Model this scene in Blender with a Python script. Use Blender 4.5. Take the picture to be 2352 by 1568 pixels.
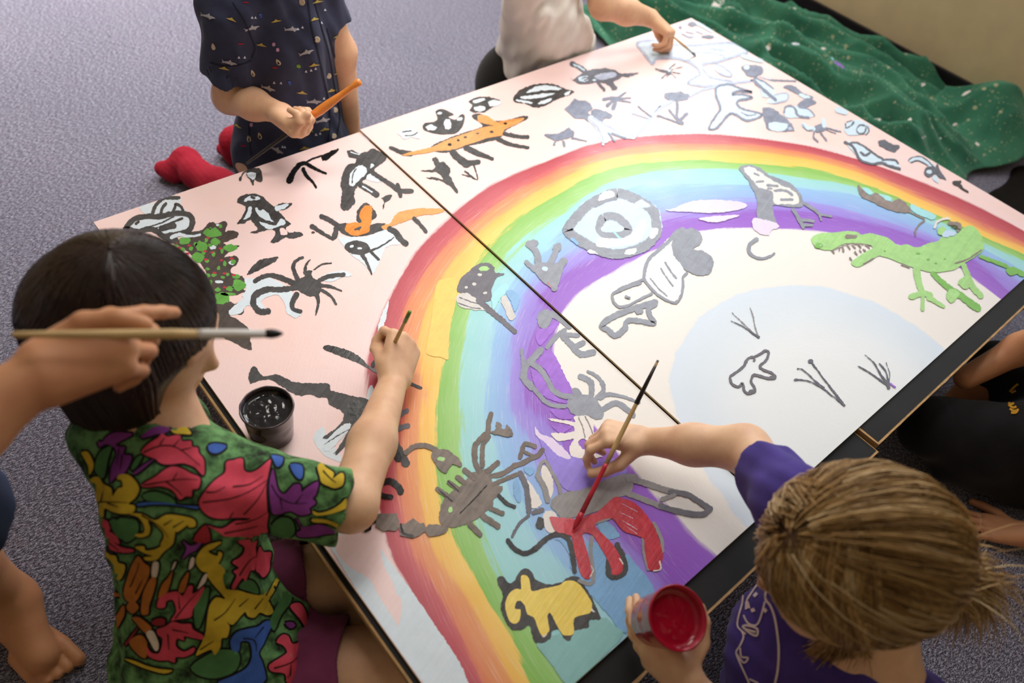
import bpy, bmesh, math, random
import numpy as np
from mathutils import Vector, Matrix, noise as mnoise
from mathutils.bvhtree import BVHTree
from mathutils.geometry import delaunay_2d_cdt

for o in list(bpy.data.objects):
    bpy.data.objects.remove(o)
SC = bpy.context.scene
COL = SC.collection
R = random.Random(7)

# ------------------------------------------------------------------ camera
H = 0.30                       # height of the painted boards above the carpet
FPX, CX, CY = 1755.56, 1176.0, 784.0
CAM = np.array([-0.2143, -1.3179, H + 1.0518])
C_R = np.array([0.75848766, -0.64021916, 0.12172059])
C_D = np.array([-0.42531124, -0.62781816, -0.6518855])
C_F = np.array([0.49376798, 0.44267798, -0.74848473])
cam_data = bpy.data.cameras.new('camera')
cam = bpy.data.objects.new('camera', cam_data)
COL.objects.link(cam)
m = Matrix.Identity(4)
for i in range(3):
    m[i][0] = C_R[i]; m[i][1] = -C_D[i]; m[i][2] = -C_F[i]; m[i][3] = CAM[i]
cam.matrix_world = m
cam_data.sensor_width = 36.0
cam_data.lens = FPX / 2352.0 * 36.0
cam_data.clip_start = 0.05
cam_data.dof.use_dof = True
cam_data.dof.focus_distance = 1.38
cam_data.dof.aperture_fstop = 2.6
SC.camera = cam

# ------------------------------------------------------------------ light
SC.view_settings.view_transform = 'Standard'
SC.view_settings.look = 'None'
SC.view_settings.gamma = 1.0
SC.view_settings.use_curve_mapping = False
SC.view_settings.exposure = 0.30
SC.cycles.max_bounces = 6; SC.cycles.diffuse_bounces = 3; SC.cycles.glossy_bounces = 3; SC.cycles.caustics_reflective = False; SC.cycles.caustics_refractive = False
world = bpy.data.worlds.new('world'); SC.world = world
world.use_nodes = True
world.node_tree.nodes['Background'].inputs[0].default_value = (0.80, 0.88, 1.0, 1)
world.node_tree.nodes['Background'].inputs[1].default_value = 1.0

def area(name, loc, target, sx, sy, power, col=(1, 1, 1)):
    d = bpy.data.lights.new(name, 'AREA'); d.shape = 'RECTANGLE'
    d.size = sx; d.size_y = sy; d.energy = power; d.color = col
    o = bpy.data.objects.new(name, d); COL.objects.link(o)
    o.location = loc
    o.rotation_euler = (Vector(target) - Vector(loc)).to_track_quat('-Z', 'Y').to_euler()
    return o
WALL_X = 2.80
# daylight entering through the two windows of the wall on the right
area('daylight_a', (WALL_X + 0.10, 1.15, 1.78), (WALL_X - 1, 1.15, 1.55), 1.9, 1.5, 46, (0.93, 0.97, 1.0))
area('daylight_b', (WALL_X + 0.10, -1.05, 1.78), (WALL_X - 1, -1.05, 1.55), 1.9, 1.5, 9, (0.93, 0.97, 1.0))
# ceiling panels of the room
area('ceiling_lamp_a', (0.4, 2.1, 2.66), (0.4, 2.1, 0), 1.2, 0.6, 38, (1.0, 0.96, 0.90)).data.spread = 1.5
area('ceiling_lamp_b', (0.85, -0.25, 2.66), (0.85, -0.25, 0), 1.2, 0.6, 4.2, (1.0, 0.96, 0.90)).data.spread = 1.1

area('fill_light_c', (1.65, 0.9, 2.66), (1.65, 0.9, 0), 1.2, 0.6, 18, (1.0, 0.95, 0.88)).data.spread = 2.9  # unseen fill light added to brighten the right wall and drop cloth
# ------------------------------------------------------------------ helpers
def ray(x, y):
    return (x - CX) / FPX * C_R + (y - CY) / FPX * C_D + C_F
def atz(x, y, z):
    r = ray(x, y); return CAM + r * ((z - CAM[2]) / r[2])
def atd(x, y, d):
    return CAM + ray(x, y) * d
def lin(c):
    c = c / 255.0
    return c / 12.92 if c <= 0.04045 else ((c + 0.055) / 1.055) ** 2.4
def rgb(c):
    return (lin(c[0]), lin(c[1]), lin(c[2]), 1.0)
MATS = {}
class NT:
    """Small node helper."""
    def __init__(s, name):
        s.m = bpy.data.materials.new(name); s.m.use_nodes = True
        s.t = s.m.node_tree; s.b = s.t.nodes['Principled BSDF']
    def n(s, kind, **kw):
        x = s.t.nodes.new(kind)
        for k, v in kw.items():
            if k.startswith('i_'):
                key = k[2:]; x.inputs[int(key) if key.isdigit() else key].default_value = v
            else: setattr(x, k, v)
        return x
    def l(s, a, b): s.t.links.new(a, b)
    def coord(s, sock='Object'):
        return s.n('ShaderNodeTexCoord').outputs[sock]
    def mapping(s, src, scale=(1, 1, 1), rot=(0, 0, 0)):
        x = s.n('ShaderNodeMapping'); x.inputs['Scale'].default_value = scale; x.inputs['Rotation'].default_value = rot
        s.l(src, x.inputs['Vector']); return x.outputs[0]
    def noise(s, src, scale=5, detail=3, rough=.5):
        x = s.n('ShaderNodeTexNoise'); x.inputs['Scale'].default_value = scale
        x.inputs['Detail'].default_value = detail; x.inputs['Roughness'].default_value = rough
        s.l(src, x.inputs['Vector']); return x.outputs['Fac']
    def ramp(s, fac, stops, interp='LINEAR'):
        x = s.n('ShaderNodeValToRGB'); e = x.color_ramp.elements; x.color_ramp.interpolation = interp
        while len(e) > 1: e.remove(e[-1])
        e[0].position = stops[0][0]; e[0].color = stops[0][1]
        for p, c in stops[1:]:
            k = e.new(p); k.color = c
        s.l(fac, x.inputs['Fac']); return x.outputs['Color']
    def mix(s, fac, a, b, blend='MIX'):
        x = s.n('ShaderNodeMix', data_type='RGBA', blend_type=blend)
        for sock, v in ((x.inputs[0], fac), (x.inputs[6], a), (x.inputs[7], b)):
            if isinstance(v, (float, int)): sock.default_value = v
            elif isinstance(v, tuple): sock.default_value = v
            else: s.l(v, sock)
        return x.outputs[2]
    def math(s, op, a, b=0.0):
        x = s.n('ShaderNodeMath', operation=op)
        for sock, v in ((x.inputs[0], a), (x.inputs[1], b)):
            if isinstance(v, (float, int)): sock.default_value = v
            else: s.l(v, sock)
        return x.outputs[0]
    def bump(s, h, strength=.3, dist=.001):
        x = s.n('ShaderNodeBump'); x.inputs['Strength'].default_value = strength; x.inputs['Distance'].default_value = dist
        s.l(h, x.inputs['Height']); s.l(x.outputs[0], s.b.inputs['Normal'])
    def base(s, v):
        if isinstance(v, tuple): s.b.inputs['Base Color'].default_value = v
        else: s.l(v, s.b.inputs['Base Color'])
    def set(s, rough=None, spec=None, **kw):
        if rough is not None: s.b.inputs['Roughness'].default_value = rough
        if spec is not None: s.b.inputs['Specular IOR Level'].default_value = spec
        for k, v in kw.items(): s.b.inputs[k.replace('_', ' ')].default_value = v

def plain(name, c, rough=.6, spec=.4, var=.12, scale=40, bump=.15, dist=.0006, stretch=(1, 1, 1)):
    """One colour with a little uneven tone and fine relief."""
    if name in MATS: return MATS[name]
    t = NT(name); co = t.mapping(t.coord(), stretch)
    f = t.noise(co, scale, 4)
    a = tuple(v * (1 - var) for v in rgb(c)[:3]) + (1,); b = tuple(min(1, v * (1 + var)) for v in rgb(c)[:3]) + (1,)
    t.base(t.ramp(f, [(.3, a), (.7, b)])); t.set(rough, spec)
    t.bump(t.noise(co, scale * 3, 3), bump, dist)
    MATS[name] = t.m; return t.m

def link(name, me, mat=None, parent=None, smooth=False):
    o = bpy.data.objects.new(name, me); COL.objects.link(o)
    if mat is not None:
        for mm in (mat if isinstance(mat, (list, tuple)) else [mat]): me.materials.append(mm)
    if parent is not None: o.parent = parent
    if smooth:
        me.polygons.foreach_set('use_smooth', [True] * len(me.polygons))
    return o
def from_py(name, v, f, mat=None, parent=None, smooth=False):
    me = bpy.data.meshes.new(name); me.from_pydata([tuple(map(float, p)) for p in v], [], f); me.update()
    return link(name, me, mat, parent, smooth)
def from_bm(name, bm, mat=None, parent=None, smooth=False):
    me = bpy.data.meshes.new(name); bm.to_mesh(me); bm.free()
    return link(name, me, mat, parent, smooth)
def tag(o, label, cat, group=None, kind=None):
    if label: o['label'] = label
    if cat: o['category'] = cat
    if group: o['group'] = group
    if kind: o['kind'] = kind
    return o
def empty(name, loc=(0, 0, 0)):
    o = bpy.data.objects.new(name, None); COL.objects.link(o); o.location = loc; o.empty_display_size = .05
    return o
def local(o):
    """Make a mesh built in world coordinates sit right under its (translated) parent."""
    if o.parent is not None: o.matrix_parent_inverse = Matrix.Translation(o.parent.location).inverted()
    return o
def box(bm, x0, x1, y0, y1, z0, z1, bevel=0):
    v = [bm.verts.new(p) for p in ((x0, y0, z0), (x1, y0, z0), (x1, y1, z0), (x0, y1, z0), (x0, y0, z1), (x1, y0, z1), (x1, y1, z1), (x0, y1, z1))]
    fs = [bm.faces.new([v[i] for i in q]) for q in ((3, 2, 1, 0), (4, 5, 6, 7), (0, 1, 5, 4), (1, 2, 6, 5), (2, 3, 7, 6), (3, 0, 4, 7))]
    if bevel: bmesh.ops.bevel(bm, geom=list({e for f in fs for e in f.edges}), offset=bevel, segments=2, affect='EDGES', profile=.5)
    return fs
def tube(bm, pts, rad, seg=12, caps=True):
    """Swept round tube through pts (arrays) with a radius per point."""
    pts = [np.asarray(p, float) for p in pts]; n = len(pts)
    if not hasattr(rad, '__len__'): rad = [rad] * n
    up = np.array([0.3, 0.2, 0.9]); rings = []
    for i in range(n):
        d = pts[min(i + 1, n - 1)] - pts[max(i - 1, 0)]; d = d / (np.linalg.norm(d) + 1e-12)
        a = np.cross(up, d); a /= (np.linalg.norm(a) + 1e-12); b = np.cross(d, a); up = b if abs(b @ d) < .9 else up
        rings.append([bm.verts.new(pts[i] + rad[i] * (math.cos(t) * a + math.sin(t) * b)) for t in [2 * math.pi * k / seg for k in range(seg)]])
    for i in range(n - 1):
        for k in range(seg):
            bm.faces.new((rings[i][k], rings[i][(k + 1) % seg], rings[i + 1][(k + 1) % seg], rings[i + 1][k]))
    if caps:
        bm.faces.new(rings[0][::-1]); bm.faces.new(rings[-1])
def catmull(pts, n=6, closed=False):
    p = [np.asarray(q, float) for q in pts]; out = []; m_ = len(p)
    if m_ < 3: 
        return [p[0] + (p[1] - p[0]) * k / n for k in range(n + 1)]
    rng = range(m_) if closed else range(m_ - 1)
    for i in rng:
        if closed: a, b, c, d = p[i - 1], p[i], p[(i + 1) % m_], p[(i + 2) % m_]
        else: a, b, c, d = p[max(i - 1, 0)], p[i], p[i + 1], p[min(i + 2, m_ - 1)]
        for k in range(n):
            t = k / n
            out.append(.5 * ((2 * b) + (c - a) * t + (2 * a - 5 * b + 4 * c - d) * t * t + (3 * b - a - 3 * c + d) * t ** 3))
    if not closed: out.append(p[-1])
    return out
def lathe(bm, prof, c, seg=40, axis=None):
    """Revolve (radius, height) about z at c; axis = 3x3 to tilt."""
    A = np.eye(3) if axis is None else axis; c = np.asarray(c, float); rings = []
    for r, h in prof:
        if r < 1e-6: rings.append([bm.verts.new(c + A @ np.array([0, 0, h]))])
        else: rings.append([bm.verts.new(c + A @ np.array([r * math.cos(2 * math.pi * k / seg), r * math.sin(2 * math.pi * k / seg), h])) for k in range(seg)])
    for a, b in zip(rings[:-1], rings[1:]):
        for k in range(seg):
            k2 = (k + 1) % seg
            if len(a) == 1: bm.faces.new((a[0], b[k2], b[k])) if len(b) > 1 else None
            elif len(b) == 1: bm.faces.new((a[k], a[k2], b[0]))
            else: bm.faces.new((a[k], a[k2], b[k2], b[k]))
# ------------------------------------------------------------------ the setting
def carpet_mat():
    t = NT('carpet'); co = t.coord()
    st = t.mapping(co, (1, 2.6, 1), (0, 0, math.radians(38)))
    n1 = t.noise(st, 125, 3, .75); n2 = t.noise(co, 420, 2, .6); n3 = t.noise(co, 2.2, 3)
    f = t.math('ADD', t.math('MULTIPLY', n1, .65), t.math('MULTIPLY', n2, .35))
    base = t.ramp(f, [(.42, rgb((38, 36, 48))), (.5, rgb((112, 109, 128))), (.58, rgb((206, 205, 226)))])
    v = t.n('ShaderNodeTexVoronoi'); v.inputs['Scale'].default_value = 120; t.l(st, v.inputs['Vector'])
    red = t.ramp(t.math('MULTIPLY', v.outputs['Color'], 1.0), [(.0, (0, 0, 0, 1)), (.80, (0, 0, 0, 1)), (.86, (1, 1, 1, 1))])
    base = t.mix(t.math('MULTIPLY', red, .30), base, rgb((126, 78, 84)))
    tone = t.ramp(n3, [(.3, (.86, .86, .88, 1)), (.7, (1.04, 1.0, 1.0, 1))])
    t.base(t.mix(1.0, base, tone, 'MULTIPLY')); t.set(.95, .15, Sheen_Weight=.55, Sheen_Roughness=.45); t.b.inputs['Sheen Tint'].default_value = (.82, .82, 1.0, 1)
    t.bump(f, 1.0, .008); return t.m
M_CARPET = carpet_mat()
M_WALL = plain('wall_paint', (236, 214, 172), .75, .25, .05, 12, .1)
M_CEIL = plain('ceiling_paint', (226, 222, 214), .8, .2, .03, 10, .1)
M_SKIRT = plain('skirting_black', (30, 28, 32), .5, .4, .1, 20, .1)
M_FRAME = plain('window_frame', (222, 222, 220), .4, .5, .03, 20, .05)

X0, X1, Y0, Y1, ZC = -3.2, WALL_X, -3.4, 3.4, 2.70
def slab(name, x0, x1, y0, y1, z0, z1, mat, kind='structure', label=None, cat=None):
    bm = bmesh.new(); box(bm, x0, x1, y0, y1, z0, z1)
    o = from_bm(name, bm, mat); return tag(o, label, cat, kind=kind)
slab('floor', X0, X1, Y0, Y1, -.05, 0, M_CARPET, label='blue-grey flecked carpet floor', cat='carpet')
slab('ceiling', X0, X1, Y0, Y1, ZC, ZC + .05, M_CEIL, label='plain white ceiling', cat='ceiling')
slab('wall_left', X0 - .1, X0, Y0, Y1, 0, ZC, M_WALL, label='plain beige wall across the room', cat='wall')
slab('wall_back', X0, X1, Y1, Y1 + .1, 0, ZC, M_WALL, label='plain beige wall beyond the children', cat='wall')
slab('wall_front', X0, X1, Y0 - .1, Y0, 0, ZC, M_WALL, label='plain beige wall behind the viewer', cat='wall')
# wall on the right: pieces round two window openings
bm = bmesh.new()
WZ0, WZ1 = 1.02, 2.45
for y0, y1, z0, z1 in ((Y0, Y1, 0, WZ0), (Y0, Y1, WZ1, ZC), (Y0, -2.0, WZ0, WZ1), (-.1, .2, WZ0, WZ1), (2.1, Y1, WZ0, WZ1)):
    box(bm, X1, X1 + .1, y0, y1, z0, z1)
tag(from_bm('wall_right', bm, M_WALL), 'beige wall above the black skirting and green cloth', 'wall', kind='structure')
def glass_mat():
    t = NT('window_glass'); t.base((1, 1, 1, 1)); t.set(0.0, .5, Transmission_Weight=1.0, IOR=1.01); return t.m
M_GLASS = glass_mat()
for k, (y0, y1) in enumerate(((-2.0, -.1), (.2, 2.1))):
    w = tag(empty('window_%d' % (k + 1), (X1 + .03, (y0 + y1) / 2, WZ0)), 'white framed window letting in daylight above the skirting wall', 'window', kind='structure')
    for nm, a, b, c, d in (('window_frame', y0, y1, WZ0, WZ0 + .05), ('window_frame', y0, y1, WZ1 - .05, WZ1), ('window_frame', y0, y0 + .05, WZ0, WZ1), ('window_frame', y1 - .05, y1, WZ0, WZ1), ('mullion', (y0 + y1) / 2 - .02, (y0 + y1) / 2 + .02, WZ0, WZ1)):
        bm = bmesh.new(); box(bm, X1 + .01, X1 + .05, a, b, c, d); local(from_bm(nm, bm, M_FRAME, w))
bm = bmesh.new(); box(bm, X1 - .015, X1, Y0, Y1, 0, .10, .003)
tag(from_bm('baseboard_right', bm, M_SKIRT), 'black skirting board along the beige wall', 'skirting', kind='structure')

# ------------------------------------------------------------------ low tables
M_TOP = plain('table_top_black', (30, 28, 27), .55, .22, .25, 9, .12)
M_PLY = plain('raw_board_edge', (186, 148, 100), .7, .3, .2, 60, .4, .001, (1, 1, 6))
M_LEG = plain('table_leg_metal', (46, 44, 44), .4, .5, .1, 30, .1)
T1Z, T2Z = H - .0105, H - .0035
def low_table(label, x0, x1, y0, y1, ztop, legs):
    t = tag(empty('low_table', ((x0 + x1) / 2, (y0 + y1) / 2, 0)), label, 'table')
    th = .018
    bm = bmesh.new(); box(bm, x0 + .0028, x1 - .001, y0 + .0030, y1, ztop - .0022, ztop); local(from_bm('tabletop', bm, M_TOP, t))
    bm = bmesh.new(); rr = random.Random(int(x0 * 100))
    # raw chipboard core: the outline wanders a little where the black skin has chipped
    def edge(a, b, n):
        return [(a[0] + (b[0] - a[0]) * k / n, a[1] + (b[1] - a[1]) * k / n) for k in range(n)]
    lo = edge((x0, y0), (x1, y0), 60) + edge((x1, y0), (x1, y1), 30) + edge((x1, y1), (x0, y1), 10) + edge((x0, y1), (x0, y0), 30)
    cx_, cy_ = (x0 + x1) / 2, (y0 + y1) / 2
    top = []; bot = []
    for (x, y) in lo:
        j = .0009 + max(0, rr.gauss(0, .0007))
        ox = j if x > cx_ + .4 * (x1 - x0) else (-j if x < cx_ - .4 * (x1 - x0) else 0)
        oy = -j if y < cy_ - .45 * (y1 - y0) else (j if y > cy_ + .45 * (y1 - y0) else 0)
        top.append(bm.verts.new((x + ox, y + oy, ztop - .0006))); bot.append(bm.verts.new((x + ox * .5, y + oy * .5, ztop - th)))
    n = len(lo)
    for k in range(n): bm.faces.new((bot[k], bot[(k + 1) % n], top[(k + 1) % n], top[k]))
    bm.faces.new(top); bm.faces.new(bot[::-1])
    local(from_bm('board_core', bm, M_PLY, t))
    for lx, ly in legs:
        bm = bmesh.new(); box(bm, lx - .02, lx + .02, ly - .02, ly + .02, .008, ztop - th, .003); lg = local(from_bm('leg', bm, M_LEG, t))
        bm = bmesh.new(); box(bm, lx - .024, lx + .024, ly - .024, ly + .024, 0, .009, .003); local_o = from_bm('leg_cap', bm, M_TOP, lg)
        pass
    bm = bmesh.new()
    return t
low_table('low black-topped table under the smaller painted board, raw chipboard edges', -.010, .864, -1.256, -.03, T1Z, ((.36, -.10), (.80, -.10), (.80, -1.20)))
low_table('low black-topped table under the far half of the rainbow board, slightly higher', .873, 1.79, -1.248, -.03, T2Z, ((.95, -.10), (1.72, -.10), (.95, -1.06), (1.72, -1.18)))
# ------------------------------------------------------------------ painted boards
ZL, ZR = H - .003, H + .0015
ST = [  # rainbow borders read off at stations round the arc, from outside to inside
 [(1079,1568),(1110,1568),(1178,1568),(1224,1568),(1308,1568),(1430,1455),(1495,1380),(1530,1340),(1650,1274)],
 [(1022,1487),(1062,1470),(1122,1460),(1175,1455),(1225,1440),(1395,1400),(1450,1345),(1500,1290),(1600,1235)],
 [(976,1398),(1018,1380),(1070,1370),(1110,1355),(1150,1345),(1330,1330),(1390,1290),(1440,1240),(1540,1165)],
 [(900,1270),(945,1255),(995,1245),(1040,1235),(1110,1220),(1230,1230),(1320,1190),(1380,1150),(1460,1080)],
 [(862,1110),(912,1100),(965,1100),(1002,1098),(1068,1090),(1150,1055),(1215,1010),(1275,990),(1400,1010)],
 [(846,960),(925,960),(968,960),(1003,960),(1060,955),(1120,940),(1170,935),(1215,930),(1345,955)],
 [(845,890),(932,900),(978,900),(1010,900),(1058,900),(1122,900),(1168,900),(1206,900),(1311,895)],
 [(858,772),(922,790),(965,800),(1028,800),(1070,800),(1130,800),(1175,800),(1205,800),(1270,803)],
 [(893,690),(932,700),(982,700),(1046,700),(1082,700),(1150,705),(1192,718),(1230,738),(1278,752)],
 [(956,578),(998,600),(1035,615),(1078,635),(1115,650),(1170,665),(1205,680),(1238,700),(1283,728)],
 [(1045,492),(1071,522),(1094,542),(1117,565),(1160,603),(1188,634),(1220,660),(1240,680),(1290,722)],
 [(1122,433),(1150,462),(1172,482),(1192,500),(1228,536),(1258,570),(1285,600),(1303,625),(1330,672)],
 [(1250,374),(1262,402),(1270,424),(1280,448),(1300,487),(1318,512),(1345,565),(1370,590),(1410,626)],
 [(1354,336),(1356,359),(1358,379),(1362,402),(1370,436),(1390,455),(1430,530),(1460,545),(1520,568)],
 [(1456,319),(1456,338),(1456,357),(1456,376),(1456,402),(1456,428),(1510,492),(1530,508),(1560,536)],
 [(1609,310),(1609,331),(1609,348),(1609,369),(1609,387),(1609,425),(1609,472),(1609,496),(1612,530)],
 [(1728,319),(1728,335),(1728,350),(1728,375),(1728,395),(1728,425),(1728,462),(1732,485),(1735,526)],
 [(1855,338),(1855,354),(1855,366),(1855,388),(1855,410),(1855,433),(1855,465),(1855,486),(1855,531)],
 [(1957,364),(1957,381),(1957,392),(1957,414),(1957,427),(1957,446),(1957,487),(1957,505),(1955,545)],
 [(2109,419),(2109,448),(2109,458),(2109,477),(2109,490),(2109,504),(2109,533),(2109,546),(2107,575)],
 [(2262,484),(2262,520),(2262,533),(2262,548),(2262,560),(2262,574),(2258,595),(2240,600),(2205,618)],
 [(2352,533),(2352,562),(2352,571),(2352,587),(2352,603),(2352,625),(2341,647),(2314,668),(2295,687)],
 [(2400,556),(2395,575),(2392,585),(2385,600),(2378,614),(2362,630),(2345,648),(2318,670),(2299,690)]]
RC = np.array([0.88, -1.208])
tab = []
for st in ST:
    row = []
    for p in st:
        w = atz(*p, H)[:2] - RC; row.append((math.atan2(w[1], w[0]), math.hypot(*w)))
    tab.append(row)
def table_of(k):
    a = sorted((r[k] for r in tab)); return np.array([x for x, _ in a]), np.array([y for _, y in a])
TABS = [table_of(k) for k in range(9)]
MOON = [atz(*p, H)[:2] - RC for p in ((1725,1218),(1700,1195),(1600,1040),(1548,950),(1532,880),(1560,790),(1640,700),(1780,655),(1900,660),(2000,690),(2090,740),(2170,800))]
mt = sorted((math.atan2(w[1], w[0]), math.hypot(*w)) for w in MOON)
def band_at(x, y):
    th = np.arctan2(y - RC[1], x - RC[0]); th = np.where(th < -1.5, th + 2 * np.pi, th); r = np.hypot(x - RC[0], y - RC[1])
    th = np.clip(th, -.2, np.pi + .2)
    b = np.stack([np.interp(th, a, v) for a, v in TABS])          # 9 borders, decreasing radius
    out = np.where(r > b[0], -(r - b[0]) / .10, 0.0)
    for k in range(8):
        m_ = (r <= b[k]) & (r > b[k + 1]); out = np.where(m_, k + (b[k] - r) / np.maximum(b[k] - b[k + 1], 1e-4), out)
    out = np.where(r <= b[8], 8 + (b[8] - r) / .10, out)
    mo = r / np.interp(th, [a for a, _ in mt], [v for _, v in mt])
    return np.clip(out, -3, 12), th, mo, r

def board_mat():
    t = NT('board_paint'); co = t.coord()
    at = lambda nm: t.n('ShaderNodeAttribute', attribute_name=nm).outputs['Fac']
    band, th, mo, rr = at('band'), at('theta'), at('moon'), at('radius')
    cv = t.n('ShaderNodeCombineXYZ'); t.l(t.math('MULTIPLY', th, 2.2), cv.inputs[0]); t.l(t.math('MULTIPLY', rr, 55), cv.inputs[1])
    streak = t.noise(cv.outputs[0], 1.6, 5, .62)                  # brush marks run round the arc
    cv2 = t.n('ShaderNodeCombineXYZ'); t.l(t.math('MULTIPLY', th, 5), cv2.inputs[0]); t.l(t.math('MULTIPLY', rr, 160), cv2.inputs[1])
    fine = t.noise(cv2.outputs[0], 2.2, 3, .6)
    wob = t.noise(co, 22, 4, .6)
    j = t.math('ADD', t.math('MULTIPLY', t.math('SUBTRACT', streak, .5), 1.0), t.math('MULTIPLY', t.math('SUBTRACT', wob, .5), .25))
    # the outermost and innermost border stay crisp: damp the streaks there
    inner = t.n('ShaderNodeMapRange'); t.l(band, inner.inputs[0]); inner.inputs[1].default_value = .15; inner.inputs[2].default_value = .8
    outer = t.n('ShaderNodeMapRange'); t.l(band, outer.inputs[0]); outer.inputs[1].default_value = 7.85; outer.inputs[2].default_value = 7.2
    damp = t.math('MAXIMUM', t.math('MULTIPLY', inner.outputs[0], outer.outputs[0]), .22)
    bj = t.math('ADD', band, t.math('MULTIPLY', j, damp))
    f = t.math('DIVIDE', t.math('ADD', bj, 1.0), 10.0)
    P = lambda v: (v + 1) / 10
    col = t.ramp(f, [(P(-.9), rgb((253, 222, 219))), (P(-.05), rgb((252, 220, 218))), (P(.02), rgb((184, 58, 74))), (P(.55), rgb((198, 76, 88))), (P(.92), rgb((210, 96, 94))),
        (P(1.06), rgb((228, 128, 84))), (P(1.85), rgb((238, 158, 92))), (P(2.07), rgb((250, 190, 82))), (P(2.94), rgb((252, 208, 94))), (P(3.04), rgb((134, 192, 78))),
        (P(3.90), rgb((158, 208, 116))), (P(4.05), rgb((156, 218, 216))), (P(4.92), rgb((164, 216, 230))), (P(5.08), rgb((148, 194, 236))), (P(5.88), rgb((148, 176, 236))),
        (P(6.14), rgb((158, 142, 228))), (P(6.9), rgb((152, 122, 220))), (P(7.1), rgb((146, 84, 200))), (P(7.96), rgb((156, 96, 208))), (P(8.02), rgb((244, 238, 232))), (P(9), rgb((244, 238, 232)))])
    # pale streaks of canvas showing through the bands
    mid = t.math('MULTIPLY', inner.outputs[0], outer.outputs[0])
    lt = t.ramp(fine, [(.56, (0, 0, 0, 1)), (.74, (1, 1, 1, 1))])
    col = t.mix(t.math('MULTIPLY', t.math('MULTIPLY', lt, mid), .26), col, rgb((250, 238, 240)))
    # salmon undertone in the pink ground
    out = t.n('ShaderNodeMapRange'); t.l(band, out.inputs[0]); out.inputs[1].default_value = -.05; out.inputs[2].default_value = -.4
    big = t.ramp(t.noise(co, 3.0, 4, .6), [(.42, (0, 0, 0, 1)), (.68, (1, 1, 1, 1))])
    col = t.mix(t.math('MULTIPLY', t.math('MULTIPLY', big, out.outputs[0]), .45), col, rgb((250, 206, 190)))
    # moon
    mj = t.math('ADD', mo, t.math('MULTIPLY', t.math('SUBTRACT', wob, .5), .06))
    mcol = t.ramp(mj, [(.0, rgb((240, 242, 242))), (.55, rgb((238, 241, 244))), (.86, rgb((222, 232, 242))), (.985, rgb((220, 231, 244))), (1.0, rgb((240, 235, 230)))])
    mf = t.n('ShaderNodeMapRange'); t.l(mj, mf.inputs[0]); mf.inputs[1].default_value = 1.01; mf.inputs[2].default_value = .985
    col = t.mix(mf.outputs[0], col, mcol)
    t.base(col); t.set(.36, .45)
    hh = t.math('ADD', t.math('MULTIPLY', t.math('MULTIPLY', streak, mid), 1.6), t.math('ADD', t.math('MULTIPLY', fine, .5), t.math('MULTIPLY', t.noise(co, 60, 4, .6), .6)))
    t.bump(hh, .30, .0012)
    t.l(t.ramp(t.noise(co, 14, 3), [(.3, (.32, .32, .32, 1)), (.7, (.44, .44, .44, 1))]), t.b.inputs['Roughness'])
    return t.m
M_BOARD = board_mat()
M_BEDGE = plain('board_edge_cream', (214, 190, 150), .6, .3, .12, 50, .2)
def make_board(x0, x1, y0, y1, zb, zt, label):
    root = tag(empty('painted_board', (x0, y0, zb)), label, 'painting')
    st = .008; nx = int(round((x1 - x0) / st)); ny = int(round((y1 - y0) / st))
    X = np.linspace(x0, x1, nx + 1); Y = np.linspace(y0, y1, ny + 1); gx, gy = np.meshgrid(X, Y)
    v = np.stack([gx.ravel(), gy.ravel(), np.full(gx.size, zt)], 1)
    i = np.arange((nx + 1) * ny).reshape(ny, nx + 1)[:, :-1].ravel()
    f = np.stack([i, i + 1, i + nx + 2, i + nx + 1], 1)
    o = from_py('paint_layer', v, f.tolist(), M_BOARD, root); local(o)
    b, th, mo, r = band_at(v[:, 0], v[:, 1])
    for nm, a in (('band', b), ('theta', th), ('moon', mo), ('radius', r)):
        at = o.data.attributes.new(nm, 'FLOAT', 'POINT'); at.data.foreach_set('value', a.astype(np.float32))
    bm = bmesh.new(); box(bm, x0, x1, y0, y1, zb, zt - .0004); local(from_bm('board_panel', bm, M_BEDGE, root))
    return root
BOARD_L = make_board(0, .600, -1.206, 0, T1Z, ZL, 'smaller painted board with pink ground and the left foot of the rainbow')
BOARD_R = make_board(.603, 1.80, -1.206, .002, T2Z, ZR, 'large square painted board with rainbow arch, white moon and grey animals')
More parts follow.
